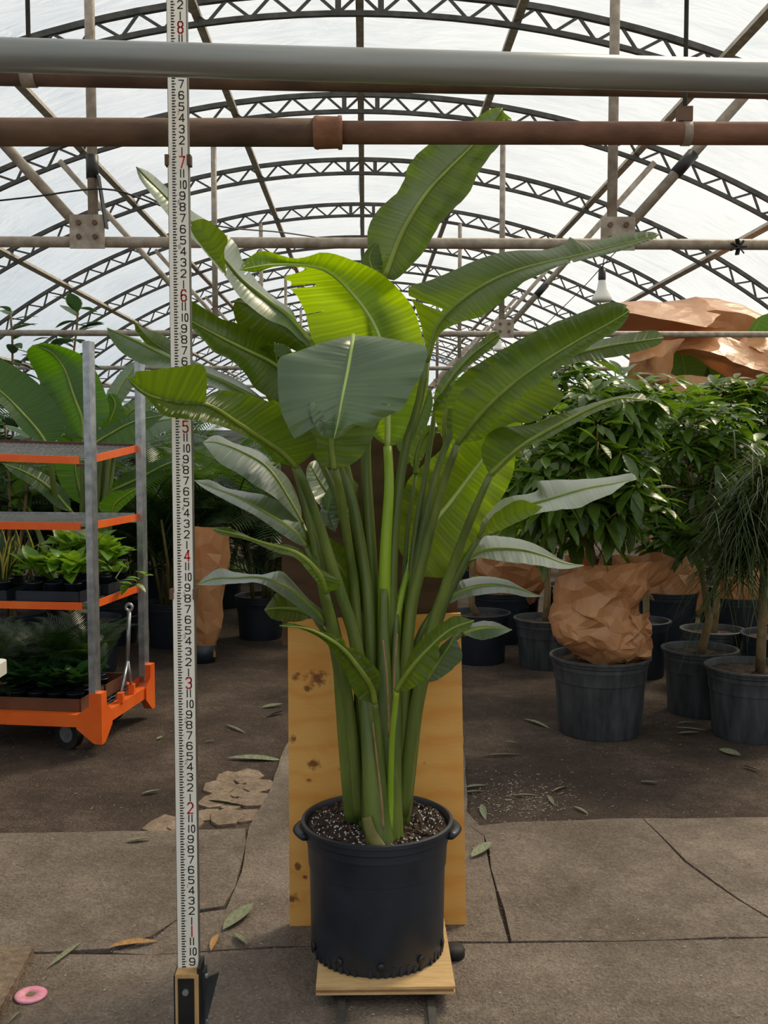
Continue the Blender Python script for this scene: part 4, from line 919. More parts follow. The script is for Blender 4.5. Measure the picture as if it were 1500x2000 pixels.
for i, (x, y, cx) in enumerate(((1010, 1232, 990), (1130, 1236, 1140), (1310, 1234, 1318), (1432, 1236, 1445), (1560, 1240, 1565))):  # extra rear shrubs added to block roof light over the wrapped pots
    shrub(x, y, 0, .22, .36, [(cx, 880, 110, 140, -.3, 18)], [(x, 1150, 0), (x, 1050, 0), (cx, 960, 0)], ['added light-blocking back-row shrub behind the pale flat leaves', 'added light-blocking back-row shrub behind the crumpled paper bag', 'added light-blocking back-row shrub behind the straight tan trunk', 'added light-blocking back-row shrub behind the grassy plant', 'added light-blocking back-row shrub close to the film side wall'][i], 'pot', seed=90 + i, limit=120)
shrub(1560, 1372, 0, .24, .36, [(1530, 850, 110, 130, .2, 30)], [(1555, 1200, 0), (1550, 1100, 0), (1540, 950, 0)], 'leafy shrub at the end of the row past the grassy plant', 'pot', seed=17)

# fine-leaved plant at the right
g = on(1500, 1460); cen = (g.x, g.y + .22)
t = thing('potted_grassy_plant', 'fine grassy-leaved plant on a pale trunk in a scuffed grey pot', 'plant', (cen[0], cen[1], 0))
pot_parts(t, cen, 0, .36, .195, .225, M['pot_old'], 40, lugs=False, lip=.03)
tp = [at(1484, 1330, cen[1]), at(1488, 1230, cen[1]), at(1492, 1120, cen[1])]
m = MB(); m.tube([Vector((cen[0], cen[1], .3))] + tp, [.03, .027, .024, .02], 10); m.obj('trunk', M['trunk'], t)
fm = MB(); r = random.Random(5)
for (cx, cy, rx, ry, n) in ((1480, 1050, 70, 70, 700), (1510, 940, 60, 70, 600), (1440, 1100, 40, 50, 260), (1440, 1000, 50, 60, 300)):
    for k in range(n):
        p = at(cx + r.gauss(0, rx * .35), cy + r.gauss(0, ry * .35), cen[1] - .06 + r.gauss(0, .06))
        d = Vector((r.gauss(-.15, 1), r.gauss(-.1, 1), r.gauss(.35, .5))).normalized(); L = r.uniform(.25, .48); w = .0045
        sd = d.cross(Vector((0, 0, 1))).normalized() * w; P = []
        for i in range(5):
            s = i / 4; q = p + d * L * s + Vector((0, 0, -1)) * L * .55 * s * s; P += [q - sd * (1 - s * .9), q + sd * (1 - s * .9)]
        b = fm.add(P)
        for i in range(4): fm.face((b + 2 * i, b + 2 * i + 1, b + 2 * i + 3, b + 2 * i + 2))
o = fm.obj('grassy_foliage', M['fine'], t); o['kind'] = 'stuff'

# ------------------------------------------------------------------ crumpled kraft paper
def crumple(p, amp, sc_, seed):
    o = Vector((seed * 1.7, seed * .9, -seed * 1.3)); q = p * sc_ + o
    w = Vector((noise.noise(q * .6 + Vector((7, 0, 0))), noise.noise(q * .6 + Vector((0, 7, 0))), noise.noise(q * .6 + Vector((0, 0, 7))))) * .8
    f = lambda v: 1 - 2.2 * abs(noise.noise(v))                  # sharp ridges along creases
    a = Vector((f(q + w), f(q + w + Vector((31, 5, 0))), f(q + w + Vector((3, 47, 9)))))
    b = Vector((f(q * 2.3 + w), f(q * 2.3 + Vector((11, 5, 2))), f(q * 2.3 + Vector((3, 17, 29)))))
    return p + (a - Vector((.3, .3, .3))) * amp * .8 + b * amp * .28
def facet(o, ratio):
    q = o.modifiers.new('creases', 'DECIMATE'); q.ratio = ratio; return o
def aps(px, py, Y): return at(px, py, Y * 1.42)
def sheet(rows, parent, seed, amp=.03, sc_=5, n=48, name='paper_sheet', Mt='kraft'):
    R = [crv(r, n) for r in rows]; k = len(R); out = []
    nr = 10 * (k - 1)
    for i in range(nr + 1):
        f = i / nr * (k - 1); a = min(int(f), k - 2); f -= a
        out.append([crumple(aps(*[u + (v - u) * f for u, v in zip(R[a][j], R[a + 1][j])]), amp, sc_, seed) for j in range(n)])
    o = MB().grid(out).obj(name, M[Mt], parent, False); return facet(o, .22)
def bag(levels, Y, dfac, parent, seed, amp, sc_=6, n=40, mat='kraft', name='paper_bag', lift=None):
    rows = []
    L = crv([(y, xl, xr) for y, xl, xr in levels], len(levels) * 6)
    for i, (y, xl, xr) in enumerate(L):
        row = []
        for j in range(n):
            a = 2 * PI * j / n; cx = (xl + xr) / 2; hw = (xr - xl) / 2
            yy = y
            if lift and i > len(L) - 9: yy = y - lift(a) * (i - len(L) + 9) / 8
            p = at(cx + hw * math.cos(a), yy, Y + hw * mpp(Y) * dfac * math.sin(a)); row.append(crumple(p, amp, sc_, seed))
        rows.append(row)
    return facet(MB().grid(rows, True).obj(name, M[mat], parent, False), .12)
g = on(1190, 1452); YW = g.y + .245 * .9
w = thing('paper_bag', 'crumpled brown kraft paper bag sitting on top of a grey pot', 'paper bag', at(1185, 1310, YW))
bag([(1312, 1160, 1200), (1300, 1152, 1245), (1284, 1120, 1262), (1262, 1082, 1268), (1236, 1072, 1262), (1212, 1070, 1246), (1188, 1072, 1236), (1160, 1076, 1258), (1135, 1086, 1290), (1112, 1100, 1312)], YW - .02, .62, w, 3, .042, 4.6, 96, lift=lambda a: 22 * max(0, math.sin(a)) + 10 * max(0, math.cos(a)))
m = MB(); P = [at(1235 + 22 * math.cos(k * .5), 1262 + 34 * math.sin(k * .5), YW - .2) for k in range(13)]
o = bag([(1298, 1200, 1240), (1284, 1194, 1262), (1262, 1198, 1272), (1240, 1205, 1266), (1222, 1222, 1262), (1206, 1232, 1262)], YW - .10, .45, w, 8, .035, 11, 56, name='paper_twist')
# upright wrapped sleeve on the left
g = on(402, 1298); YS = g.y + .1
t = thing('paper_wrapped_pot', 'tall plant wrapped in a brown paper sleeve behind the measuring rod', 'plant', (g.x, YS, 0))
bag([(1286, 372, 421), (1230, 366, 430), (1160, 358, 438), (1090, 352, 446), (1032, 350, 447)], YS, .8, t, 21, .018, 5, 36, name='paper_sleeve')
m = MB(); q = on(397, 1298); m.lathe([(0, .0), (.085, 0), (.095, .12), (0, .12)], (at(396, 1290, YS).x, YS, 0), 24); m.obj('pot', M['pot'], t)
m = MB(); m.tube([(at(396, 1290, YS).x, YS, .1), at(398, 1040, YS)], .012, 8); m.obj('stem', M['stem'], t)
# dark wrapped pots under the shrubs
def wrapped(px, py, potr, poth, lv, label, seed):
    g = on(px, py); Y = g.y + potr
    t = thing('paper_wrapped_pot', label, 'plant', (g.x, Y, 0), 'wrapped plants in the back row')
    pot_parts(t, (g.x, Y), 0, poth, potr * .88, potr, M['pot'], 32, lugs=False)
    bag(lv, Y, .8, t, seed, .03, 6, 60, name='paper_wrap')
    m = MB(); m.tube([(g.x, Y, poth - .06), (g.x, Y, poth + .5)], .02, 8); m.obj('stem', M['trunk'], t)
wrapped(1320, 1288, .205, .45, [(1206, 1268, 1360), (1190, 1256, 1370), (1140, 1246, 1372), (1080, 1250, 1372), (1040, 1262, 1366)], 'dark pot with brown paper gathered round its rim behind the straight trunk', 31)
wrapped(1460, 1290, .21, .42, [(1222, 1412, 1508), (1195, 1404, 1518), (1140, 1402, 1522), (1080, 1406, 1518)], 'paper-wrapped pot in deep shade behind the grassy plant', 32)
wrapped(985, 1262, .22, .38, [(1180, 930, 1040), (1150, 920, 1060), (1100, 915, 1075), (1060, 925, 1070)], 'paper-wrapped pot behind the blue-grey pot and the pale leaves', 33)
wrapped(1150, 1262, .22, .38, [(1180, 1106, 1205), (1150, 1102, 1212), (1090, 1102, 1215)], 'paper-wrapped pot hidden behind the crumpled bag', 34)
# big wrapped plant above the shrubs
YK = 9.1; xk = at(1350, 900, YK).x
t = thing('paper_wrapped_plant', 'tall plant draped in large crumpled brown paper sheets above the shrubs', 'plant', (xk, YK, 0))
pot_parts(t, (xk, YK), 0, .42, .24, .27, M['pot'], 32, lugs=False)
m = MB(); m.tube([(xk, YK, .36), (xk, YK + .3, 2.7)], .03, 10); m.obj('stem', M['trunk'], t)
sheet([[(1240, 600, 6.95), (1300, 592, 7.0), (1380, 590, 7.0), (1450, 605, 6.95), (1520, 632, 6.9)], [(1232, 680, 6.9), (1300, 680, 7.0), (1380, 680, 7.0), (1450, 685, 7.0), (1530, 690, 6.9)], [(1225, 780, 6.7), (1300, 785, 6.85), (1380, 785, 6.9), (1450, 785, 6.85), (1530, 785, 6.7)]], t, 47, .022, 2.2)
sheet([[(1280, 596, 6.9), (1340, 584, 6.9), (1400, 584, 6.9), (1450, 598, 6.8), (1515, 628, 6.7)], [(1272, 625, 6.55), (1340, 612, 6.5), (1400, 606, 6.45), (1460, 618, 6.45), (1530, 650, 6.4)], [(1270, 668, 6.6), (1340, 672, 6.5), (1400, 676, 6.5), (1450, 680, 6.5), (1530, 690, 6.5)]], t, 41, .022, 2.2)
sheet([[(1152, 622, 6.7), (1172, 600, 6.7), (1200, 592, 6.6), (1258, 588, 6.6), (1330, 600, 6.5), (1407, 616, 6.3)], [(1160, 630, 6.2), (1190, 616, 6.1), (1228, 612, 6.1), (1280, 622, 6.05), (1330, 632, 6.0), (1378, 642, 6.0)], [(1158, 640, 6.4), (1195, 644, 6.45), (1235, 650, 6.45), (1290, 655, 6.45), (1340, 655, 6.4), (1420, 642, 6.35)]], t, 42, .018, 2.4)
sheet([[(1228, 688, 6.15), (1262, 676, 6.1), (1296, 668, 6.05), (1336, 662, 6.05)], [(1226, 712, 6.1), (1250, 706, 6.0), (1272, 700, 5.9), (1318, 690, 6.05)], [(1222, 740, 6.15), (1250, 736, 6.05), (1275, 733, 5.95), (1308, 732, 6.05)], [(1216, 775, 6.2), (1260, 778, 6.1), (1320, 778, 6.1), (1400, 772, 6.2)]], t, 43, .02, 3)
sheet([[(1296, 664, 6.35), (1340, 660, 6.3), (1385, 652, 6.25), (1430, 662, 6.15), (1470, 680, 6.1), (1515, 690, 6.0)], [(1318, 684, 6.1), (1345, 680, 6.05), (1385, 690, 6.0), (1425, 703, 5.95), (1465, 722, 5.95), (1515, 735, 5.9)], [(1322, 692, 6.3), (1360, 702, 6.2), (1395, 724, 6.2), (1425, 742, 6.2), (1465, 765, 6.2), (1515, 780, 6.1)]], t, 44, .02, 3)
sheet([[(1440, 668, 6.25), (1460, 655, 6.25), (1490, 648, 6.25), (1540, 655, 6.25)], [(1442, 680, 6.15), (1465, 680, 6.1), (1490, 690, 6.05), (1540, 690, 6.05)], [(1460, 690, 6.2), (1480, 710, 6.1), (1500, 725, 6.1), (1540, 730, 6.1)]], t, 45, .02, 3)
sheet([[(1306, 735, 6.0), (1350, 734, 6.0), (1400, 742, 6.0), (1450, 750, 6.0)], [(1315, 770, 5.95), (1350, 775, 5.95), (1400, 778, 5.95), (1450, 782, 5.95)]], t, 46, .015, 4)
blade([(1345, 780, 6.75), (1338, 730, 6.8), (1330, 690, 6.8), (1325, 670, 6.8)], [(1315, 770), (1308, 720), (1318, 685)], [(1375, 770), (1385, 720), (1350, 690)], mat='bgbird', parent=t, ns=20, rib=(.008, .003))
blade([(1400, 790, 6.75), (1400, 750, 6.8), (1410, 715, 6.8), (1420, 690, 6.8)], [(1380, 780), (1375, 735), (1395, 700)], [(1440, 780), (1440, 740), (1430, 710)], mat='bgbird', parent=t, ns=20, rib=(.008, .003))
blade([(1460, 660, 6.6), (1475, 640, 6.6), (1490, 620, 6.6), (1500, 612, 6.6)], [(1462, 645), (1478, 622)], [(1490, 660), (1510, 630)], mat='bgbird', parent=t, ns=16, rib=(.006, .002))

# ------------------------------------------------------------------ palms
def frond_mesh(name, n=20, L=1.0, ll=.30, drp=.55, seed=1):
    r = random.Random(seed); m = MB(); P = []
    f = lambda s: Vector((0, L * s, .25 * L * s - drp * L * s * s))
    for i in range(9): P.append(f(i / 8))
    m.tube(P, [.007 - .0006 * i for i in range(9)], 5)
    for i in range(n):
        s = .18 + .8 * i / n; p = f(s); tng = (f(s + .01) - p).normalized()
        for sd in (-1, 1):
            l = ll * (1 - .55 * abs(s - .5) * 1.6) * r.uniform(.85, 1.1); side = Vector((sd, 0, 0))
            d = (side * .8 + tng * .75 + Vector((0, 0, .12))).normalized(); wv = tng * .012
            a = p; b = p + d * l * .5 + Vector((0, 0, -.02)); e = p + d * l + Vector((0, 0, -.28 * l))
            v = m.add([a - wv * .4, a + wv * .4, b + wv, b - wv, e])
            m.face((v, v + 1, v + 2, v + 3)); m.face((v + 3, v + 2, v + 4))
    return m.mesh(name, M['palm'])
FR = [frond_mesh('palm_frond', 26, 1.0, .34, .55, 1), frond_mesh('palm_frond', 24, .8, .32, .35, 2), frond_mesh('palm_frond', 26, 1.05, .36, .75, 3)]
OBST = []
def clear(p, e, own):
    for (x, y, rr, zt) in OBST:
        if (x, y) == own: continue
        for k in range(1, 9):
            q = p.lerp(e, k / 8)
            if q.z < zt and math.hypot(q.x - x, q.y - y) < rr: return False
    return True
def palm(X, Y, H, label, seed, nf=34, potr=.19, poth=.33, s=1.0):
    r = random.Random(seed)
    t = thing('potted_palm', label, 'plant', (X, Y, 0), 'potted palms along the left and back')
    pot_parts(t, (X, Y), 0, poth, potr * .86, potr, M['pot'], 28, lugs=False)
    nc = 6; tops = []
    for i in range(nc):
        a = 2 * PI * i / nc + r.random(); b = Vector((X + .07 * math.cos(a), Y + .07 * math.sin(a), poth - .06)); e = b + Vector((.16 * math.cos(a), .16 * math.sin(a), H * r.uniform(.38, .62) - poth))
        m = MB(); m.tube([b, b.lerp(e, .5) + Vector((.02, 0, 0)), e], [.014, .012, .009], 6); m.obj('cane', M['cane'], t); tops.append((b, e))
    for i in range(nf):
        b, e = tops[i % nc]; ok = False
        for tr in range(24):
            p = b.lerp(e, r.uniform(.25, 1.0)); a = r.random() * 2 * PI; el = r.uniform(.1, 1.8) + .04 * tr
            d = Vector((math.cos(a), math.sin(a), el)); sc_ = s * r.uniform(.6, .95) * (H / 2.2)
            if clear(p, p + d.normalized() * sc_, (X, Y)): ok = True; break
        if not ok: continue
        link('palm_frond', r.choice(FR), t, orient(p, d, r.uniform(-.4, .4), sc_))
pl = [(505, 1252, 2.1, 'clumping palm whose black pot stands beside the paper sleeve'), (330, 1268, 2.2, 'clumping palm growing behind the paper sleeve and rod'), (215, 1262, 2.1, 'clumping palm standing directly behind the orange cart'), (70, 1265, 2.2, 'clumping palm behind the sansevieria end of the cart'), (-80, 1270, 2.2, 'clumping palm beyond the hidden end of the cart'),
      (430, 1190, 2.4, 'taller palm in the second row behind the paper sleeve'), (600, 1185, 2.0, 'palm in the second row behind the weathered plywood'), (120, 1190, 2.4, 'taller palm in the second row behind the cart'), (280, 1180, 2.4, 'second-row palm between cart and paper sleeve'), (730, 1190, 2.0, 'second-row palm hidden by the broad leaves'), (840, 1200, 2.0, 'second-row palm behind the edge of the weathered plywood'),
      (-30, 1180, 2.5, 'second-row palm beyond the far end of the cart'), (350, 1130, 2.6, 'third-row palm seen between rod and leaves'), (520, 1130, 2.3, 'third-row palm behind the folded grey leaf'), (660, 1130, 2.1, 'third-row palm deep behind the plywood'), (200, 1130, 2.6, 'third-row palm behind the broad-leaved stock plant'), (900, 1130, 2.1, 'third-row palm behind the young curled leaf'), (1020, 1120, 2.2, 'third-row palm behind the shrubs'), (120, 1135, 2.2, 'third-row palm near the film wall behind the cart')]
PC = [(on(x, y).x, on(x, y).y + .15) for x, y, H, lab in pl]
OBST += [(x, y, .24, 1.25) for x, y in PC] + [(at(398, 1160, YS).x, YS, .42, 1.3), (at(165, 1100, yo(5.0)).x, yo(5.0), .42, 1.3), (at(60, 1150, 8.4).x, 8.4, .30, 2.4), (at(20, 1150, 6.9).x, 6.9, .30, 1.6)]
for i, (x, y, H, lab) in enumerate(pl):
    g = on(x, y); palm(g.x, g.y + .15, H, lab, 60 + i, 54 if y > 1200 else 38)

# ------------------------------------------------------------------ broad-leaved stock plant behind the cart
YL = 5.0; YLM = yo(YL); q = at(165, 1100, YLM)
t = thing('potted_broad_leaved_plant', 'broad-leaved bird of paradise standing behind the orange cart', 'plant', (q.x, YLM, 0))
pot_parts(t, (q.x, YLM), 0, .36, .19, .22, M['pot'], 32, lugs=False)
QB = (160, 1180)
def bl(Mp, L, R, mat='bgbird', st=None, **kw):
    o = blade(Mp, L, R, mat=mat, parent=t, ns=28, nt=5, rib=(.011, .003), rip=.006, **kw)
    x, y, Yq = Mp[0]; stalk([Mp[0], ((x + QB[0]) / 2 + (x - QB[0]) * .15, (y + QB[1]) / 2, (Yq + YL) / 2), (QB[0] + (x - QB[0]) * .12, QB[1] + 20, YL)], .035, .014, o, 'petiole')
bl([(163, 858, 4.95), (161, 820, 4.97), (144, 772, 5.0), (125, 719, 5.05), (96, 686, 5.0), (64, 674, 4.95)], [(134, 851), (120, 820), (84, 758), (70, 729), (52, 690)], [(182, 844), (211, 815), (211, 784), (192, 734), (168, 700), (134, 681), (91, 670)], cup=.04)
bl([(94, 872, 4.85), (72, 839, 4.85), (24, 786, 4.85), (-14, 750, 4.85), (-60, 700, 4.85)], [(48, 845), (12, 800), (-20, 770), (-50, 735)], [(125, 844), (115, 800), (79, 753), (41, 724), (0, 700), (-40, 685)], dl=-.05, dr=.08)
bl([(176, 872, 4.9), (215, 848, 4.9), (262, 824, 4.88), (322, 810, 4.86)], [(185, 844), (240, 818), (288, 803)], [(200, 876), (252, 863), (290, 838)], dl=.05, dr=-.05)
bl([(200, 850, 5.1), (215, 820, 5.1), (225, 790, 5.12), (214, 767, 5.14)], [(195, 820), (205, 785)], [(235, 840), (247, 815), (230, 775)])
bl([(165, 990, 5.05), (150, 930, 5.08), (145, 880, 5.1), (140, 846, 5.12)], [(125, 960), (106, 900), (115, 856)], [(185, 960), (180, 900), (165, 852)])
bl([(218, 1012, 4.9), (225, 985, 4.88), (250, 965, 4.86), (278, 948, 4.85)], [(192, 990), (216, 962), (245, 956)], [(225, 1005), (254, 978), (270, 962)])
bl([(140, 1000, 4.9), (100, 955, 4.9), (55, 925, 4.9), (5, 905, 4.9)], [(110, 990), (70, 955), (25, 925)], [(132, 965), (95, 930), (45, 908)], dl=-.05, dr=.05)
bl([(215, 800, 5.2), (235, 755, 5.25), (258, 722, 5.3), (268, 705, 5.3)], [(206, 775), (225, 740), (250, 712)], [(235, 790), (262, 750), (270, 722)], 'bgblue', dl=.05)
bl([(230, 830, 5.2), (255, 805, 5.2), (285, 788, 5.2), (300, 780, 5.2)], [(232, 800), (260, 782), (285, 776)], [(260, 830), (290, 805)], 'bgblue')
bl([(215, 880, 5.1), (250, 850, 5.1), (300, 825, 5.1), (350, 815, 5.1)], [(230, 850), (270, 828), (320, 812)], [(245, 885), (300, 855), (340, 830)], 'bgblue', dl=.06, dr=-.05)
bl([(60, 1000, 5.2), (30, 960, 5.2), (5, 930, 5.2), (-20, 910, 5.2)], [(30, 990), (5, 960), (-15, 925)], [(60, 960), (30, 925), (0, 905)])
bl([(215, 960, 5.1), (270, 935, 5.1), (330, 905, 5.1), (380, 895, 5.1)], [(230, 935), (290, 905), (350, 890)], [(250, 965), (310, 935), (365, 905)], dl=.05, dr=-.05)

# variegated rubber plants
FL = [leaf_mesh('rubber_leaf', M['ficus'], .24, .11, .15, .15, 6, .9), leaf_mesh('rubber_leaf', M['ficus'], .19, .085, .2, .25, 6, .9)]
def ficus(stems, Y, label, seed):
    r = random.Random(seed); x0, y0 = stems[0][0]; b = at(x0, 1150, Y)
    t = thing('potted_rubber_plant', label, 'plant', (b.x, Y, 0), 'variegated rubber plants')
    pot_parts(t, (b.x, Y), 0, .36, .19, .22, M['pot'], 28, lugs=False)
    items = []
    for k, st in enumerate(stems):
        P = [Vector((b.x + .03 * (k - 1), Y, .32))] + [at(x, y, Y + .05 * (k % 3 - 1)) for x, y in st]
        m = MB(); m.tube(P, [.016, .012] + [.009] * (len(P) - 2), 7); m.obj('stem', M['trunk'], t)
        for a, c_ in zip(P[1:], P[2:] + [P[-1] + Vector((0, 0, .05))]):
            n = max(2, int((c_ - a).length / .035))
            for i in range(n):
                an = r.random() * 6.3; items.append((r.choice(FL), orient(a.lerp(c_, (i + .5) / n), (math.cos(an), math.sin(an), r.uniform(-.1, .7)), r.uniform(-.3, .3), r.uniform(.8, 1.25))))
    put_leaves(items, t)
ficus([[(25, 900), (25, 760), (24, 660), (20, 612)], [(60, 860), (80, 750), (100, 670)], [(110, 840), (140, 720), (150, 640), (152, 606)], [(-10, 850), (-20, 720), (-25, 640)]], 8.4, 'variegated rubber plant rising above the broad leaves behind the cart', 5)
ficus([[(20, 1000), (15, 900), (10, 830)], [(50, 980), (55, 900), (60, 850)], [(-20, 960), (-25, 870)]], 6.9, 'low variegated rubber plant at the hidden end of the cart', 6)

# ------------------------------------------------------------------ plant cart
foot = on(192, 1450, .05); foot2 = on(287, 1384, .05)
CO = Vector((foot.x, foot.y, 0)); dy_ = Vector((foot2.x - foot.x, foot2.y - foot.y, 0)); DL = dy_.length; dy_.normalize(); dx_ = Vector((-dy_.y, dy_.x, 0))
CM = Matrix((dx_, dy_, Vector((0, 0, 1)))).transposed().to_4x4(); CM.translation = CO      # local +x runs left along the cart, +y to the back
CLN = 1.30
cart = thing('plant_cart', 'orange and galvanised steel rolling plant cart with wire shelves', 'cart', CO)
def cl(x, y, z): return CM @ Vector((x, y, z))
def cbox(lo, hi, nm, mat, par=None): m = MB(); m.box(lo, hi, CM); return m.obj(nm, M[mat], par or cart, False)
def czy(py, x, y):                                     # height of a pixel row at a cart-local x,y
    P = cl(x, y, 0)
    lo, hi = 0, 3
    for _ in range(40):
        md = (lo + hi) / 2; v = CR.transposed() @ (Vector((P.x, P.y, md)) - CP); yy = 1000 + F * v.y / v.z
        if yy > py: lo = md
        else: hi = md
    return lo
ztop = czy(667, 0, 0)
for (x, y) in ((0, 0), (0, DL), (CLN, 0), (CLN, DL)):
    ss = 1 if x == 0 else -1
    p = cbox((x - .004, y - .032, .2), (x + .002, y + .032, ztop), 'post', 'galv')
    cbox((x + .0, y - .03, .2), (x + .03 * ss, y - .024, ztop), 'post_flange', 'galv', p); cbox((x + .0, y + .024, .2), (x + .03 * ss, y + .03, ztop), 'post_flange', 'galv', p)
zbase = czy(1408, .1, -.02)
# base frame and corner feet
for y in (0, DL): cbox((-.02, y - .025, zbase - .03), (CLN + .02, y + .025, zbase + .03), 'base_rail', 'orange')
for x in (0, CLN): cbox((x - .025, 0, zbase - .03), (x + .025, DL, zbase + .03), 'base_rail', 'orange')
for (x, y) in ((0, 0), (0, DL), (CLN, 0), (CLN, DL)):
    m = MB(); sx = 1 if x == 0 else -1; sy = 1 if y == 0 else -1; rows = []
    for e, zz in ((.0, .05), (.012, .055), (.095, zbase - .035), (.095, zbase + .03), (.03, zbase + .075), (.028, zbase + .14)):
        rows.append([cl(x - sx * .034, y - sy * .034, zz), cl(x + sx * e, y - sy * .034, zz), cl(x + sx * min(e, .03), y + sy * min(e, .03), zz), cl(x - sx * .034, y + sy * e, zz)])
    m.grid(rows, True); m.face([20, 21, 22, 23]); m.face([3, 2, 1, 0]); m.obj('corner_foot', M['orange'], cart, False)
def gridmesh(x0, x1, y0, y1, z, nx, ny, nm, mat, par):
    m = MB()
    for i in range(nx + 1): x = x0 + (x1 - x0) * i / nx; m.box((x - .002, y0, z - .002), (x + .002, y1, z + .002), CM)
    for i in range(ny + 1): y = y0 + (y1 - y0) * i / ny; m.box((x0, y - .0015, z - .004), (x1, y + .0015, z), CM)
    return m.obj(nm, M[mat], par, False)
def tbox(lo, hi, nm, mat, zf, par=None):
    m = MB(); m.box(lo, hi); m.v = [tuple(CM @ Vector((x, y, z + zf(x, y)))) for x, y, z in m.v]; return m.obj(nm, M[mat], par or cart, False)
for k, (py, bm) in enumerate(((899, 'brown_shelf'), (1028, 'galv'), (1184, 'galv'))):
    z = czy(py, .12, -.02)
    zf = (lambda x, y: z + .055 * y / DL + .03 * x) if k == 0 else (lambda x, y: z)
    r1 = tbox((.06, -.022, -.018), (CLN - .06, -.016, .018), 'shelf_rim', 'orange', zf); r1['label'] = 'orange front shelf rim'
    tbox((.06, DL + .016, -.018), (CLN - .06, DL + .022, .02), 'shelf_rim', bm, zf)
    tbox((.022, .04, -.018), (.028, DL - .02, .018), 'shelf_rim', 'orange', zf); tbox((CLN - .028, .04, -.018), (CLN - .022, DL - .02, .018), 'shelf_rim', 'orange', zf)
    m = MB()
    for q in range(45):
        x = .03 + (CLN - .06) * q / 44; m.box((x - .0018, -.015, .004), (x + .0018, DL + .015, .008))
    for q in range(8):
        y = -.015 + (DL + .03) * q / 7; m.box((.03, y - .0015, .001), (CLN - .03, y + .0015, .004))
    m.v = [tuple(CM @ Vector((x, y, zz + zf(x, y)))) for x, y, zz in m.v]; m.obj('shelf_mesh', M['galv'], cart, False)
    for y in (.0, DL): tbox((.0, y - .012, -.03), (.08, y + .012, -.018), 'shelf_hook', bm, zf)
ZSH = czy(1184, .12, -.02) + .008
gridmesh(.027, CLN - .027, .027, DL - .027, zbase + .02, 44, 8, 'base_mesh', 'galv', cart)
for (x, y) in ((.17, .05), (.17, DL - .08), (CLN - .17, .05), (CLN - .17, DL - .08)):
    q = cl(x, y, .075); ax = (dx_ * .35 + dy_ * -.94).normalized()
    m = MB(); m.tube([q - ax * .02, q + ax * .02], .075, 24); w_ = m.obj('wheel', M['rubber'], cart); smooth_angle(w_)
    m = MB(); m.tube([q + ax * .0, q + ax * .023], .042, 20); h_ = m.obj('wheel_hub', M['galv'], w_); smooth_angle(h_)
    m = MB(); m.tube([q + ax * .02, q + ax * .026], .012, 10); m.obj('axle_nut', M['steel_dark'], w_)
    for s in (-1, 1): m = MB(); m.bar(q + ax * .028 * s - Vector((0, 0, .01)), q + ax * .028 * s + Vector((0, 0, zbase - .09)), .04, .005, ax); m.obj('caster_fork', M['galv'], cart, False)
# tow bar
tb = thing('tow_bar', 'grey steel forked tow bar with a ring, leaning on the cart end', 'tow bar', cl(-.02, DL * .5, zbase))
top = Vector(at(252, 1186, cl(-.03, DL * .62, 0).y)); fk = at(249, 1290, cl(-.03, DL * .6, 0).y); f1 = at(236, 1374, cl(-.03, DL * .38, 0).y); f2 = at(258, 1358, cl(-.03, DL * .66, 0).y)
f1.z = max(f1.z, zbase + .06); f2.z = max(f2.z, zbase + .06)
m = MB(); m.tube([top - Vector((0, 0, .02)), fk], .011, 10); m.obj('bar', M['galv'], tb)
for f in (f1, f2): m = MB(); m.tube([fk, f], .009, 10); m.obj('fork_leg', M['galv'], tb)
m = MB(); m.tube([top + dx_ * 0 + (Vector((1, 0, 0)) * math.cos(a) + Vector((0, 0, 1)) * math.sin(a)) * .017 for a in [2 * PI * i / 16 for i in range(17)]], .008, 8, False); m.obj('ring', M['galv'], tb)
for f in (f1, f2):
    m = MB(); m.box((f.x - .014, f.y - .02, zbase + .029), (f.x + .014, f.y + .02, f.z + .02)); m.obj('socket', M['orange'], tb, False)

# things on the cart ------------------------------------------------
def clump(items, p, n, meshes, r, el=(.3, 1.4), sc_=(.8, 1.1), spread=.03, zj=0):
    for k in range(n):
        a = r.random() * 2 * PI; b = p + Vector((math.cos(a), math.sin(a), 0)) * spread * r.random() + Vector((0, 0, zj * r.random()))
        items.append((r.choice(meshes), orient(b, (math.cos(a), math.sin(a), r.uniform(*el)), r.uniform(-.4, .4), r.uniform(*sc_))))
def traypot(par, x, y, z, rad=.041, h=.08):
    P = cl(x, y, z); m = MB(); m.lathe([(0, 0), (rad * .75, 0), (rad, h), (rad * 1.06, h), (rad * 1.06, h + .006), (rad * .95, h - .004), (0, h - .012)], P, 16); m.obj('pot', M['pot'], par); return P + Vector((0, 0, h - .01))
SNK = [leaf_mesh('snake_leaf', M['snake'], .26, .05, .5, -.1, 6, 1), leaf_mesh('snake_leaf', M['snake'], .2, .045, .6, .15, 6, 1)]
PTH = [leaf_mesh('pothos_leaf', M['pothos'], .10, .065, .25, .35, 6, .75), leaf_mesh('pothos_leaf', M['pothos'], .08, .05, .3, .2, 6, .75)]
PEP = [leaf_mesh('round_leaf', M['pepero'], .075, .07, -.15, .2, 6, .8, .3), leaf_mesh('round_leaf', M['pepero'], .06, .056, -.2, .3, 6, .8, .3)]
FRN = [leaf_mesh('fern_blade', M['palm'], .2, .018, .2, .5, 5), leaf_mesh('fern_blade', M['palm'], .15, .014, .2, .7, 5)]
r = random.Random(77)
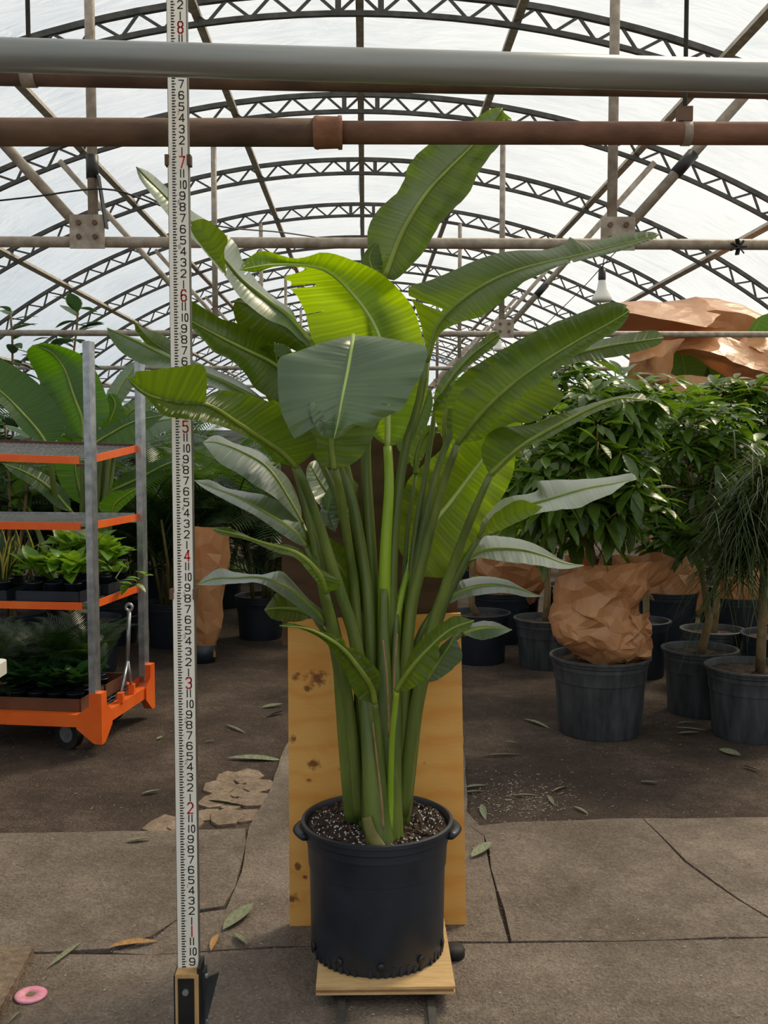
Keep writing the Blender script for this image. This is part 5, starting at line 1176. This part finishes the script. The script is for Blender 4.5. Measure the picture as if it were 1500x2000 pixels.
def tray(x0, x1, y0, y1, z, h, label, mat='pot', nm='plant_tray', grp='plant trays on the cart'):
    m = MB()
    for lo, hi in (((x0, y0, z), (x1, y1, z + .006)), ((x0, y0, z), (x1, y0 + .006, z + h)), ((x0, y1 - .006, z), (x1, y1, z + h)), ((x0, y0, z), (x0 + .006, y1, z + h)), ((x1 - .006, y0, z), (x1, y1, z + h))): m.box(lo, hi, CM)
    return tag(m.obj(nm, M[mat], None, False), label, 'tray', grp)
tray(.09, .42, .02, .27, ZSH, .055, 'black plastic tray holding pothos at the front of the shelf')
tray(.06, .40, .29, DL, ZSH, .055, 'black plastic tray holding pothos at the back of the shelf')
tray(.46, .95, .02, .27, ZSH, .055, 'black plastic tray holding striped snake plants')
def feather(name, label, grp, x, y, z, n, s):
    P = cl(x, y, z); t = thing(name, label, 'plant', P, grp); q = traypot(t, x, y, z + .008)
    CI = CM.inverted()
    for k in range(n):
        for tr in range(20):
            a = r.random() * 2 * PI; dd = Vector((math.cos(a), math.sin(a), r.uniform(.6, 3))); ss = s * r.uniform(.7, 1.15); e = CI @ (q + dd.normalized() * ss)
            if e.x > .2: break
        else: continue
        link('palm_frond', r.choice(FR), t, orient(q, dd, r.uniform(-.4, .4), ss))
def little(name, label, grp, x, y, z, n, meshes, **kw):
    P = cl(x, y, z); t = thing(name, label, 'plant', P, grp); q = traypot(t, x, y, z + .008); its = []; clump(its, q + Vector((0, 0, .05 if meshes is PEP or meshes is PTH else 0)), n, meshes, r, **kw); put_leaves(its, t, 60)
    return t
for (x, y) in ((.15, .08), (.25, .08), (.35, .08), (.16, .2), (.28, .2)): little('pothos', 'small green and yellow pothos in the front shelf tray', 'pothos in the front tray', x, y, ZSH - .002, 26, PTH, el=(-.1, 1.8), sc_=(.8, 1.3), spread=.06, zj=.07)
for (x, y) in ((.115, .36), (.215, .36), (.315, .36), (.165, .46), (.27, .46)): little('pothos', 'small green and yellow pothos in the back shelf tray', 'pothos in the back tray', x, y, ZSH - .002, 26, PTH, el=(-.1, 2.0), sc_=(.9, 1.5), spread=.07, zj=.15)
for (x, y) in ((.52, .08), (.64, .08), (.76, .08), (.88, .08), (.57, .2), (.69, .2), (.81, .2), (.46, .38), (.6, .4), (.75, .4)): little('snake_plant', 'yellow-edged snake plant in a small pot on the cart shelf', 'snake plants on the cart', x, y, ZSH - (.002 if y < .3 else .008), 11, SNK, el=(1.8, 4), sc_=(.75, 1.06), spread=.03)
# trailing pothos stem
its = []; q = cl(.115, .56, ZSH + .10); P = [q, q + Vector((.04, -.04, .03))] + [at(*q) for q in crv([(225, 1130, 5.3), (245, 1142, 5.25), (265, 1140, 5.22), (282, 1122, 5.2)], 12)]
t = thing('pothos', 'pothos with a long stem trailing past the cart post', 'plant', P[0]); m = MB(); m.tube(P, .004, 6); m.obj('stem', M['stem'], t)
q = traypot(t, .115, .56, ZSH + .006); clump(its, q, 14, PTH, r, (.3, 2))
for p in P[6:]: its.append((PTH[1], orient(p, (r.uniform(-1, 1), r.uniform(-1, 0), r.uniform(-.5, .8)), 0, .9)))
put_leaves(its, t)
tray(.10, .62, .03, .31, zbase + .022, .07, 'brown cardboard flat of round-leaved plants on the cart base', 'cardboard', 'cardboard_flat')
tray(.10, .62, .33, DL - .03, zbase + .022, .07, 'brown cardboard flat at the back of the cart base', 'cardboard', 'cardboard_flat')
for i in range(5):
    for j in range(3): little('peperomia', 'round-leaved dark green plant in the cardboard flat', 'round-leaved plants on the cart base', .152 + i * .1, .082 + j * .088, zbase + .020, 24, PEP, el=(.1, 1.4), sc_=(.85, 1.25), spread=.05, zj=.07)
for (x, y) in ((.16, .4), (.28, .42), (.42, .4), (.54, .42), (.21, .49), (.35, .49)): feather('small_palm', 'small dark feathery palm at the back of the cart base', 'small palms on the cart base', x, y, zbase + .020, 20, .34)
for (x, y) in ((.7, .1), (.85, .12), (.75, .3), (.95, .3)): feather('small_palm', 'small feathery palm at the far end of the cart base', 'small palms past the flat', x, y, zbase + .014, 16, .34)

# ------------------------------------------------------------------ small things on the floor
q = on(8, 1286, .74); tbx = q.x
t = thing('folding_table', 'white plastic folding table with one rounded corner in view', 'table', (tbx - .5, q.y - .3, 0))
m = MB(); poly = []
for cx, cy, a0 in ((tbx - .02, q.y - .04, 0), (tbx - 1.2, q.y - .04, 90), (tbx - 1.2, q.y - .7, 180), (tbx - .02, q.y - .7, 270)):
    for k in range(6): a = math.radians(a0 + k * 18); poly.append((cx + .04 * math.cos(a), cy + .04 * math.sin(a)))
m.prism(poly, .695, .74); m.obj('table_top', M['white_plastic'], t, False)
for x in (tbx - .12, tbx - 1.1):
    for y in (q.y - .12, q.y - .62): m = MB(); m.tube([(x - .25, y, .014), (x - .25, y, .70)], .013, 8); m.obj('leg', M['steel_dark'], t)
pts = [on(70, 1848), on(62, 1870), on(5, 1992), on(-260, 1995), on(-260, 1840)]
m = MB(); m.prism([(p.x, p.y) for p in [on(-260, 1842, .05), on(66, 1848, .05), on(40, 1895, .05), on(0, 1968, .05), on(-40, 2040, .05), on(-300, 2040, .05)]][::-1], .012, .05)
tag(m.obj('stone_slab', M['stone'], None, False), 'thick pale stone slab lying beside the pink disc', 'slab')
q = on(60, 1946, .012); m = MB()
m.lathe([(.012, .002), (.012, .006), (.039, .008), (.043, .005), (.041, .001)], (q.x, q.y, .012), 36, 1, 1)
pinkp = surf('faded_pink_plastic', c(212, 112, 140), c(232, 168, 184), 22, .55, 0, .2)
d = thing('pink_disc', 'faded pink plastic disc lying on the concrete', 'disc', q); o = m.obj('disc_body', pinkp, d)
m = MB(); m.lathe([(0, .006), (.010, .008), (.014, .005)], (q.x, q.y, .012), 20); m.obj('hub', M['stone'], d)

DL_ = [leaf_mesh('fallen_leaf', M['deadleaf'], 1, .17, .5, .05, 8), leaf_mesh('fallen_leaf', M['deadleaf'], 1, .28, .4, -.06, 8), leaf_mesh('fallen_leaf', M['deadtan'], 1, .2, .6, .03, 8), leaf_mesh('fallen_leaf', M['deadleaf'], 1, .09, .6, .02, 8)]
fl = [(212, 1852, 308, 1838, 2, 'long yellow-tan dry leaf lying along the slab joint'), (435, 1818, 496, 1772, 1, 'broad grey-green dry leaf beside the measuring rod'), (412, 1860, 426, 1824, 2, 'curled tan dry leaf close to the rod foot'), (458, 1824, 482, 1852, 1, 'short grey dry leaf near the joint of the slabs'),
      (92, 1892, 160, 1840, 3, 'thin grass-like dry leaf beside the stone slab'), (245, 1645, 297, 1640, 1, 'small curled dry leaf on the slab before the cart'), (405, 1565, 490, 1576, 0, 'green dry strip across the broken flagstones'), (442, 1482, 560, 1484, 0, 'long curled bark-like leaf beside the plywood'), (440, 1416, 480, 1432, 3, 'thin pale straw beside the rod'), (400, 1450, 420, 1448, 1, 'small pale leaf behind the rod'),
      (275, 1552, 315, 1546, 1, 'small green leaf on the dirt before the cart'), (305, 1445, 318, 1440, 1, 'tiny folded leaf behind the cart wheel'), (935, 1478, 1025, 1474, 3, 'thin dry blade between plywood and wrapped pot'), (1020, 1405, 1076, 1422, 0, 'pale green leaf stalk on the dirt before the bag'), (1404, 1464, 1448, 1480, 1, 'broad pale leaf at the foot of the grassy plant'), (1322, 1414, 1358, 1413, 1, 'small leaf at the foot of the straight trunk pot'), (1322, 1434, 1368, 1434, 1, 'small olive leaf between the two grey pots'), (1450, 1497, 1486, 1508, 1, 'grey leaf on bare dirt before the grassy plant'),
      (920, 1676, 960, 1650, 1, 'small green leaf on the concrete beside the plywood'), (905, 1540, 950, 1533, 0, 'pile of cut leaf strips touching the plywood'), (905, 1550, 945, 1545, 0, 'pile of cut leaf strips touching the plywood'), (1000, 1555, 1055, 1554, 0, 'cut green strip on the scattered soil'), (1078, 1548, 1108, 1535, 0, 'cut leaf strip pointing at the wrapped pot'), (1070, 1555, 1082, 1572, 0, 'cut leaf strip beside the scattered soil'), (1120, 1576, 1150, 1590, 0, 'cut leaf strip at the edge of the concrete'), (940, 1572, 948, 1600, 0, 'curled leaf shred by the plywood edge'), (1250, 1528, 1286, 1532, 1, 'dark green leaf scrap on the dirt'), (510, 1383, 552, 1378, 1, 'pale green leaf between sleeve and plywood'), (520, 1400, 555, 1392, 1, 'paler green leaf close to the plywood edge'), (20, 1998, 40, 1975, 0, 'green leaf tip beside the stone slab'), (985, 1448, 1010, 1452, 3, 'thin twig on the dirt'), (1318, 1422, 1380, 1427, 3, 'long thin twig between the pots')]
for (x0, y0, x1, y1, k, lab) in fl:
    z = .016 if (y0 > 1605 and not 100 < 0) else .004
    a = on(x0, y0, z); b = on(x1, y1, z); L = (b - a).length
    mt = orient(a + Vector((0, 0, .004)), b - a, rnd.uniform(-.4, .4), L)
    o = link('fallen_leaf', DL_[k], None, mt); tag(o, lab, 'fallen leaf', 'fallen leaves and scraps on the floor')
m = MB(); r = random.Random(9)
for k in range(3200):
    if k < 600: x, y = 1010 + r.gauss(0, 60), 1560 + r.gauss(0, 26)
    else: x, y = r.uniform(-50, 1550), r.uniform(1330, 2000)
    if 555 < x < 915 and y < 1960: continue
    q = on(x, y, .016 if y > 1605 else .003); s = r.uniform(.0015, .005) * (.8 if k < 600 else .6); a = r.random() * 6.3
    l = r.uniform(1, 3.2); u = Vector((math.cos(a), math.sin(a), 0)) * s * l; v = Vector((-math.sin(a), math.cos(a), 0)) * s * .7
    b = m.add([q - u, q - v, q + u, q + v, q + Vector((0, 0, s * .8))]); 
    for f in ((0, 1, 4), (1, 2, 4), (2, 3, 4), (3, 0, 4)): m.face([b + i for i in f])
gm = surf('pale_litter', c(96, 84, 70), c(196, 184, 164), 30, .9)
o = m.obj('floor_litter', gm, None, False); tag(o, 'scattered pale chips, grit and straw littering the floor', 'litter', kind='stuff')
